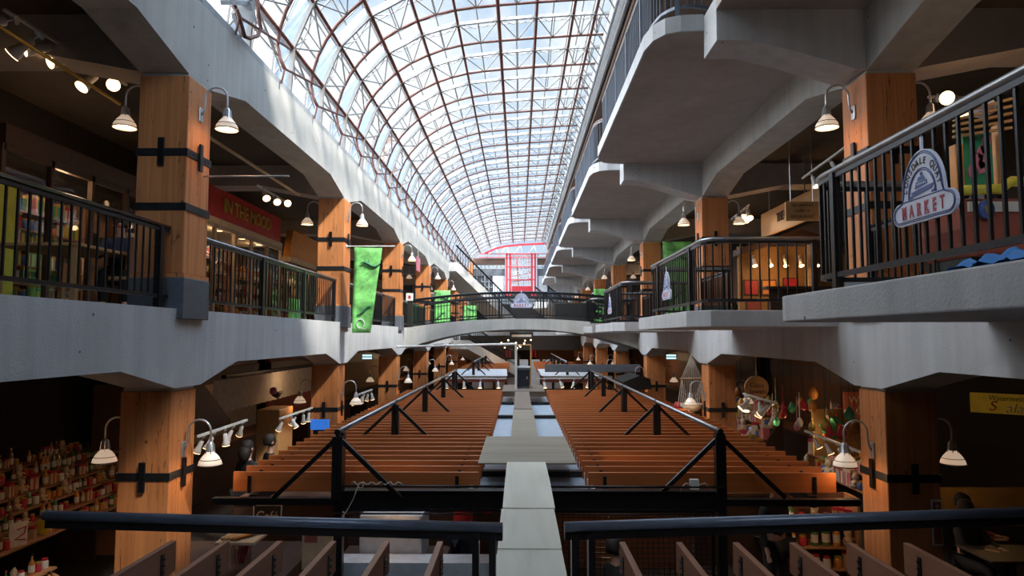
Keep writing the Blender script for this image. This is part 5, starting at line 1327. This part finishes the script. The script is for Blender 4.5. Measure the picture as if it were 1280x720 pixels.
# end arch of the vault
t = thing('end_arch', 'curved red fascia closing the far end of the glass vault', 'fascia')
E_ = [(2.2,7.45),(.24,7.36),(-1.0,7.25),(-1.9,7.05),(-2.7,6.65),(-3.3,6.1),(-3.75,5.5),(-3.98,4.8)]
m = MB()
for i in range(len(E_)-4): m.bar((E_[i][0], YE+.1, E_[i][1]-.12), (E_[i+1][0], YE+.1, E_[i+1][1]-.12), .14, .2, (0,1,0))
m.build('fascia_board', 'red_paint', t)
g = MB()
for z in (6.55, 6.25): g.box(-3.2, 2.2, YE+.3, YE+.42, z-.025, z+.025)
g.build('red_rail', 'red_paint', t)
g = MB()
for x in (-2.6, -1.7, -.6, .5, 1.4):
    g.bar((x, YE+.5, 6.3), (x+.7, YE+.5, 7.2), .07, .07); g.bar((x+.7, YE+.5, 7.2), (x+1.0, YE+.5, 6.3), .05, .05)
g.build('white_truss', 'white_metal', t)
# escalator slabs
def stair(p0, p1, wd, lab, th=.55, steps=22, rail=True):
    t = thing('staircase', lab, 'stairs'); p0, p1 = Vector(p0), Vector(p1); d = p1-p0
    m = MB().bar(p0-Vector((0, 0, th/2)), p1-Vector((0, 0, th/2)), wd, th); m.build('stringer', 'concrete', t)
    side = Vector((d.x, d.y, 0)).normalized().cross(Vector((0, 0, 1)))
    if rail:
        for s in (-1, 1):
            o = side*s*(wd/2-.05); MB().tube([p0+o+Vector((0, 0, .95)), p1+o+Vector((0, 0, .95))], .05, 8).tube([p0+o+Vector((0, 0, .2)), p1+o+Vector((0, 0, .2))], .03, 6).build('handrail', 'black_steel', t)
            b = MB()
            for i in range(26): q = p0.lerp(p1, (i+.5)/26)+o; b.box(q.x-.015, q.x+.015, q.y-.015, q.y+.015, q.z, q.z+.95)
            b.build('baluster_row', 'black_steel', t)['kind'] = 'stuff'
    return t
stair(at(558, 328, Y=39), at(636, 402, Y=46), 1.4, 'upper concrete staircase with black rails rising to the left past the bridge')
stair(at(574, 425, Y=41), at(640, 462, Y=46), 1.4, 'lower concrete staircase dropping from the left gallery to the ground floor')
stair(at(720, 410, Y=46.5), at(676, 376, Y=44), 1.2, 'concrete stair with red flank rising behind the right half of the footbridge', .5)
# second floor deck across the far end
struct(MB().box(XL, XR, 46.5, Yf, F2-.25, F2), 'gallery_slab', 'concrete_side')
struct(MB().box(XL, XR, 46.3, 46.5, -.9, F2-.25), 'trim_4', 'wall_dark')
t = thing('hall_shop', 'dark shopfront with white lettered fascia under the far deck', 'shop front')
MB().box(fx(639), fx(664), 46.2, 46.3, fz(424), fz(416)).build('fascia', 'black', t); MB().box(fx(641), fx(662), 46.17, 46.2, fz(421), fz(418.6)).build('white_strip', 'white_cer', t)
t = thing('far_stalls', 'row of pale stall tops at the far end of the ground floor', 'stalls')
for i in range(8): MB().box(-3.2+.8*i, -2.6+.8*i, 46.5, 47.1, GF, -1.55).build('stall', 'pale_panel', t)
random.seed(9)
for i in range(11):
    c = at(random.uniform(625, 668), random.uniform(424, 436), Y=45.5)
    o = tag(MB().lathe([(0, -.05), (.05, -.02), (.04, .03), (0, .05)], (c.x, 45.5, c.z), 8).build('pendant_lamp', 'bulb'), 'tiny warm pendant lamp hanging below the bridge at the far end', 'lamp', 'far pendant lamps')
point((0, 42, -1.4), 60, r=.2); point((0, 50, -1.5), 60, r=.2)

# ================================================================ LIGHT
for p, e in (((-5.8, 9.5, 2.6), 5), ((6.0, 8.0, 2.6), 5)): point(p, e, r=.1)
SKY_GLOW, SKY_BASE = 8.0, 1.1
s = bpy.data.lights.new('sun', 'SUN'); s.energy = 12; s.angle = math.radians(5.0); s.color = (1.0, .93, .82)
so = bpy.data.objects.new('sun', s); COL.objects.link(so)
so.rotation_euler = Vector((-1.0, .85, -1.42)).to_track_quat('-Z', 'Y').to_euler(); so.location = (10, 0, 20)
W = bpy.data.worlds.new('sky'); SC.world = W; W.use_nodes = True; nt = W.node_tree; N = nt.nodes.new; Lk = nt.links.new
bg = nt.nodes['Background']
tc = N('ShaderNodeTexCoord'); n1 = N('ShaderNodeTexNoise'); n1.inputs['Scale'].default_value = 5.5; n1.inputs['Detail'].default_value = 6; n1.inputs['Roughness'].default_value = .55
Lk(tc.outputs['Generated'], n1.inputs['Vector'])
sx_ = N('ShaderNodeSeparateXYZ'); Lk(tc.outputs['Generated'], sx_.inputs[0])
ad = N('ShaderNodeMath'); ad.operation = 'MULTIPLY_ADD'; ad.inputs[1].default_value = -.42; Lk(sx_.outputs[0], ad.inputs[0]); Lk(n1.outputs['Fac'], ad.inputs[2])
r = N('ShaderNodeValToRGB'); r.color_ramp.elements[0].position = .40; r.color_ramp.elements[1].position = .56
r.color_ramp.elements[0].color = (.50, .66, .84, 1); r.color_ramp.elements[1].color = (.93, .97, 1.0, 1)
Lk(ad.outputs[0], r.inputs['Fac'])
up_ = N('ShaderNodeVectorMath'); up_.operation = 'SCALE'; Lk(r.outputs['Color'], up_.inputs[0])
# out-of-view haze around the sun, boosted to light the hall
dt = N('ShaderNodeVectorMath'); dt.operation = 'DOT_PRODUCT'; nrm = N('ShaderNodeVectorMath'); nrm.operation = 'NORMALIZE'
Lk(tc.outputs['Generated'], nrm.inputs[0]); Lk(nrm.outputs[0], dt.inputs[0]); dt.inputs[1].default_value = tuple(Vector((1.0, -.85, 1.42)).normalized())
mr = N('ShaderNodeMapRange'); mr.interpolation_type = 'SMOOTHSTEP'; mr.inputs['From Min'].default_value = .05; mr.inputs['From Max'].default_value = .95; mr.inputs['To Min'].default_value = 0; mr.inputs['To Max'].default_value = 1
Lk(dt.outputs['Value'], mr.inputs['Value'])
# extra brightness added to the left sky to light the right balconies
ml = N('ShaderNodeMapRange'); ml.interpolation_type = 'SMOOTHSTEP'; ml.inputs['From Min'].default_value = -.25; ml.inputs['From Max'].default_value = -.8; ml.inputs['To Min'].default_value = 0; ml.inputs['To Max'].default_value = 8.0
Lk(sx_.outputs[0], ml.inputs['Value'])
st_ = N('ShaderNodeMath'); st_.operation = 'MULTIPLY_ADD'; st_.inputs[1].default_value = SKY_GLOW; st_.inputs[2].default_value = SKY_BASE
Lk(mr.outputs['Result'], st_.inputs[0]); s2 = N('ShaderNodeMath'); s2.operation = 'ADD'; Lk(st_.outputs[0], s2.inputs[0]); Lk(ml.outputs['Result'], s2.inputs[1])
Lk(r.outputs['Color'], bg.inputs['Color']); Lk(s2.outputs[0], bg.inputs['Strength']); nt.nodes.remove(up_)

# ================================================================ CAMERA AND OUTPUT
cam = bpy.data.cameras.new('camera'); co = bpy.data.objects.new('camera', cam); COL.objects.link(co)
cam.sensor_width = 36; cam.lens = 36*F/1280; cam.clip_start = .05; cam.clip_end = 500
Mx = Matrix((RT, UP, -FW)).transposed(); co.rotation_euler = Mx.to_euler(); co.location = (0, 0, 0)
SC.camera = co
for o in list(SC.objects):
    if o.parent is None: o.location.z += EYE
vs = SC.view_settings; vs.view_transform = 'Standard'; vs.look = 'None'; vs.gamma = 1; vs.exposure = .05; vs.use_curve_mapping = False
SC.cycles.max_bounces = 7; SC.cycles.diffuse_bounces = 4; SC.cycles.glossy_bounces = 3; SC.cycles.transparent_max_bounces = 16
SC.cycles.use_denoising = True
SC.cycles.sample_clamp_indirect = 6
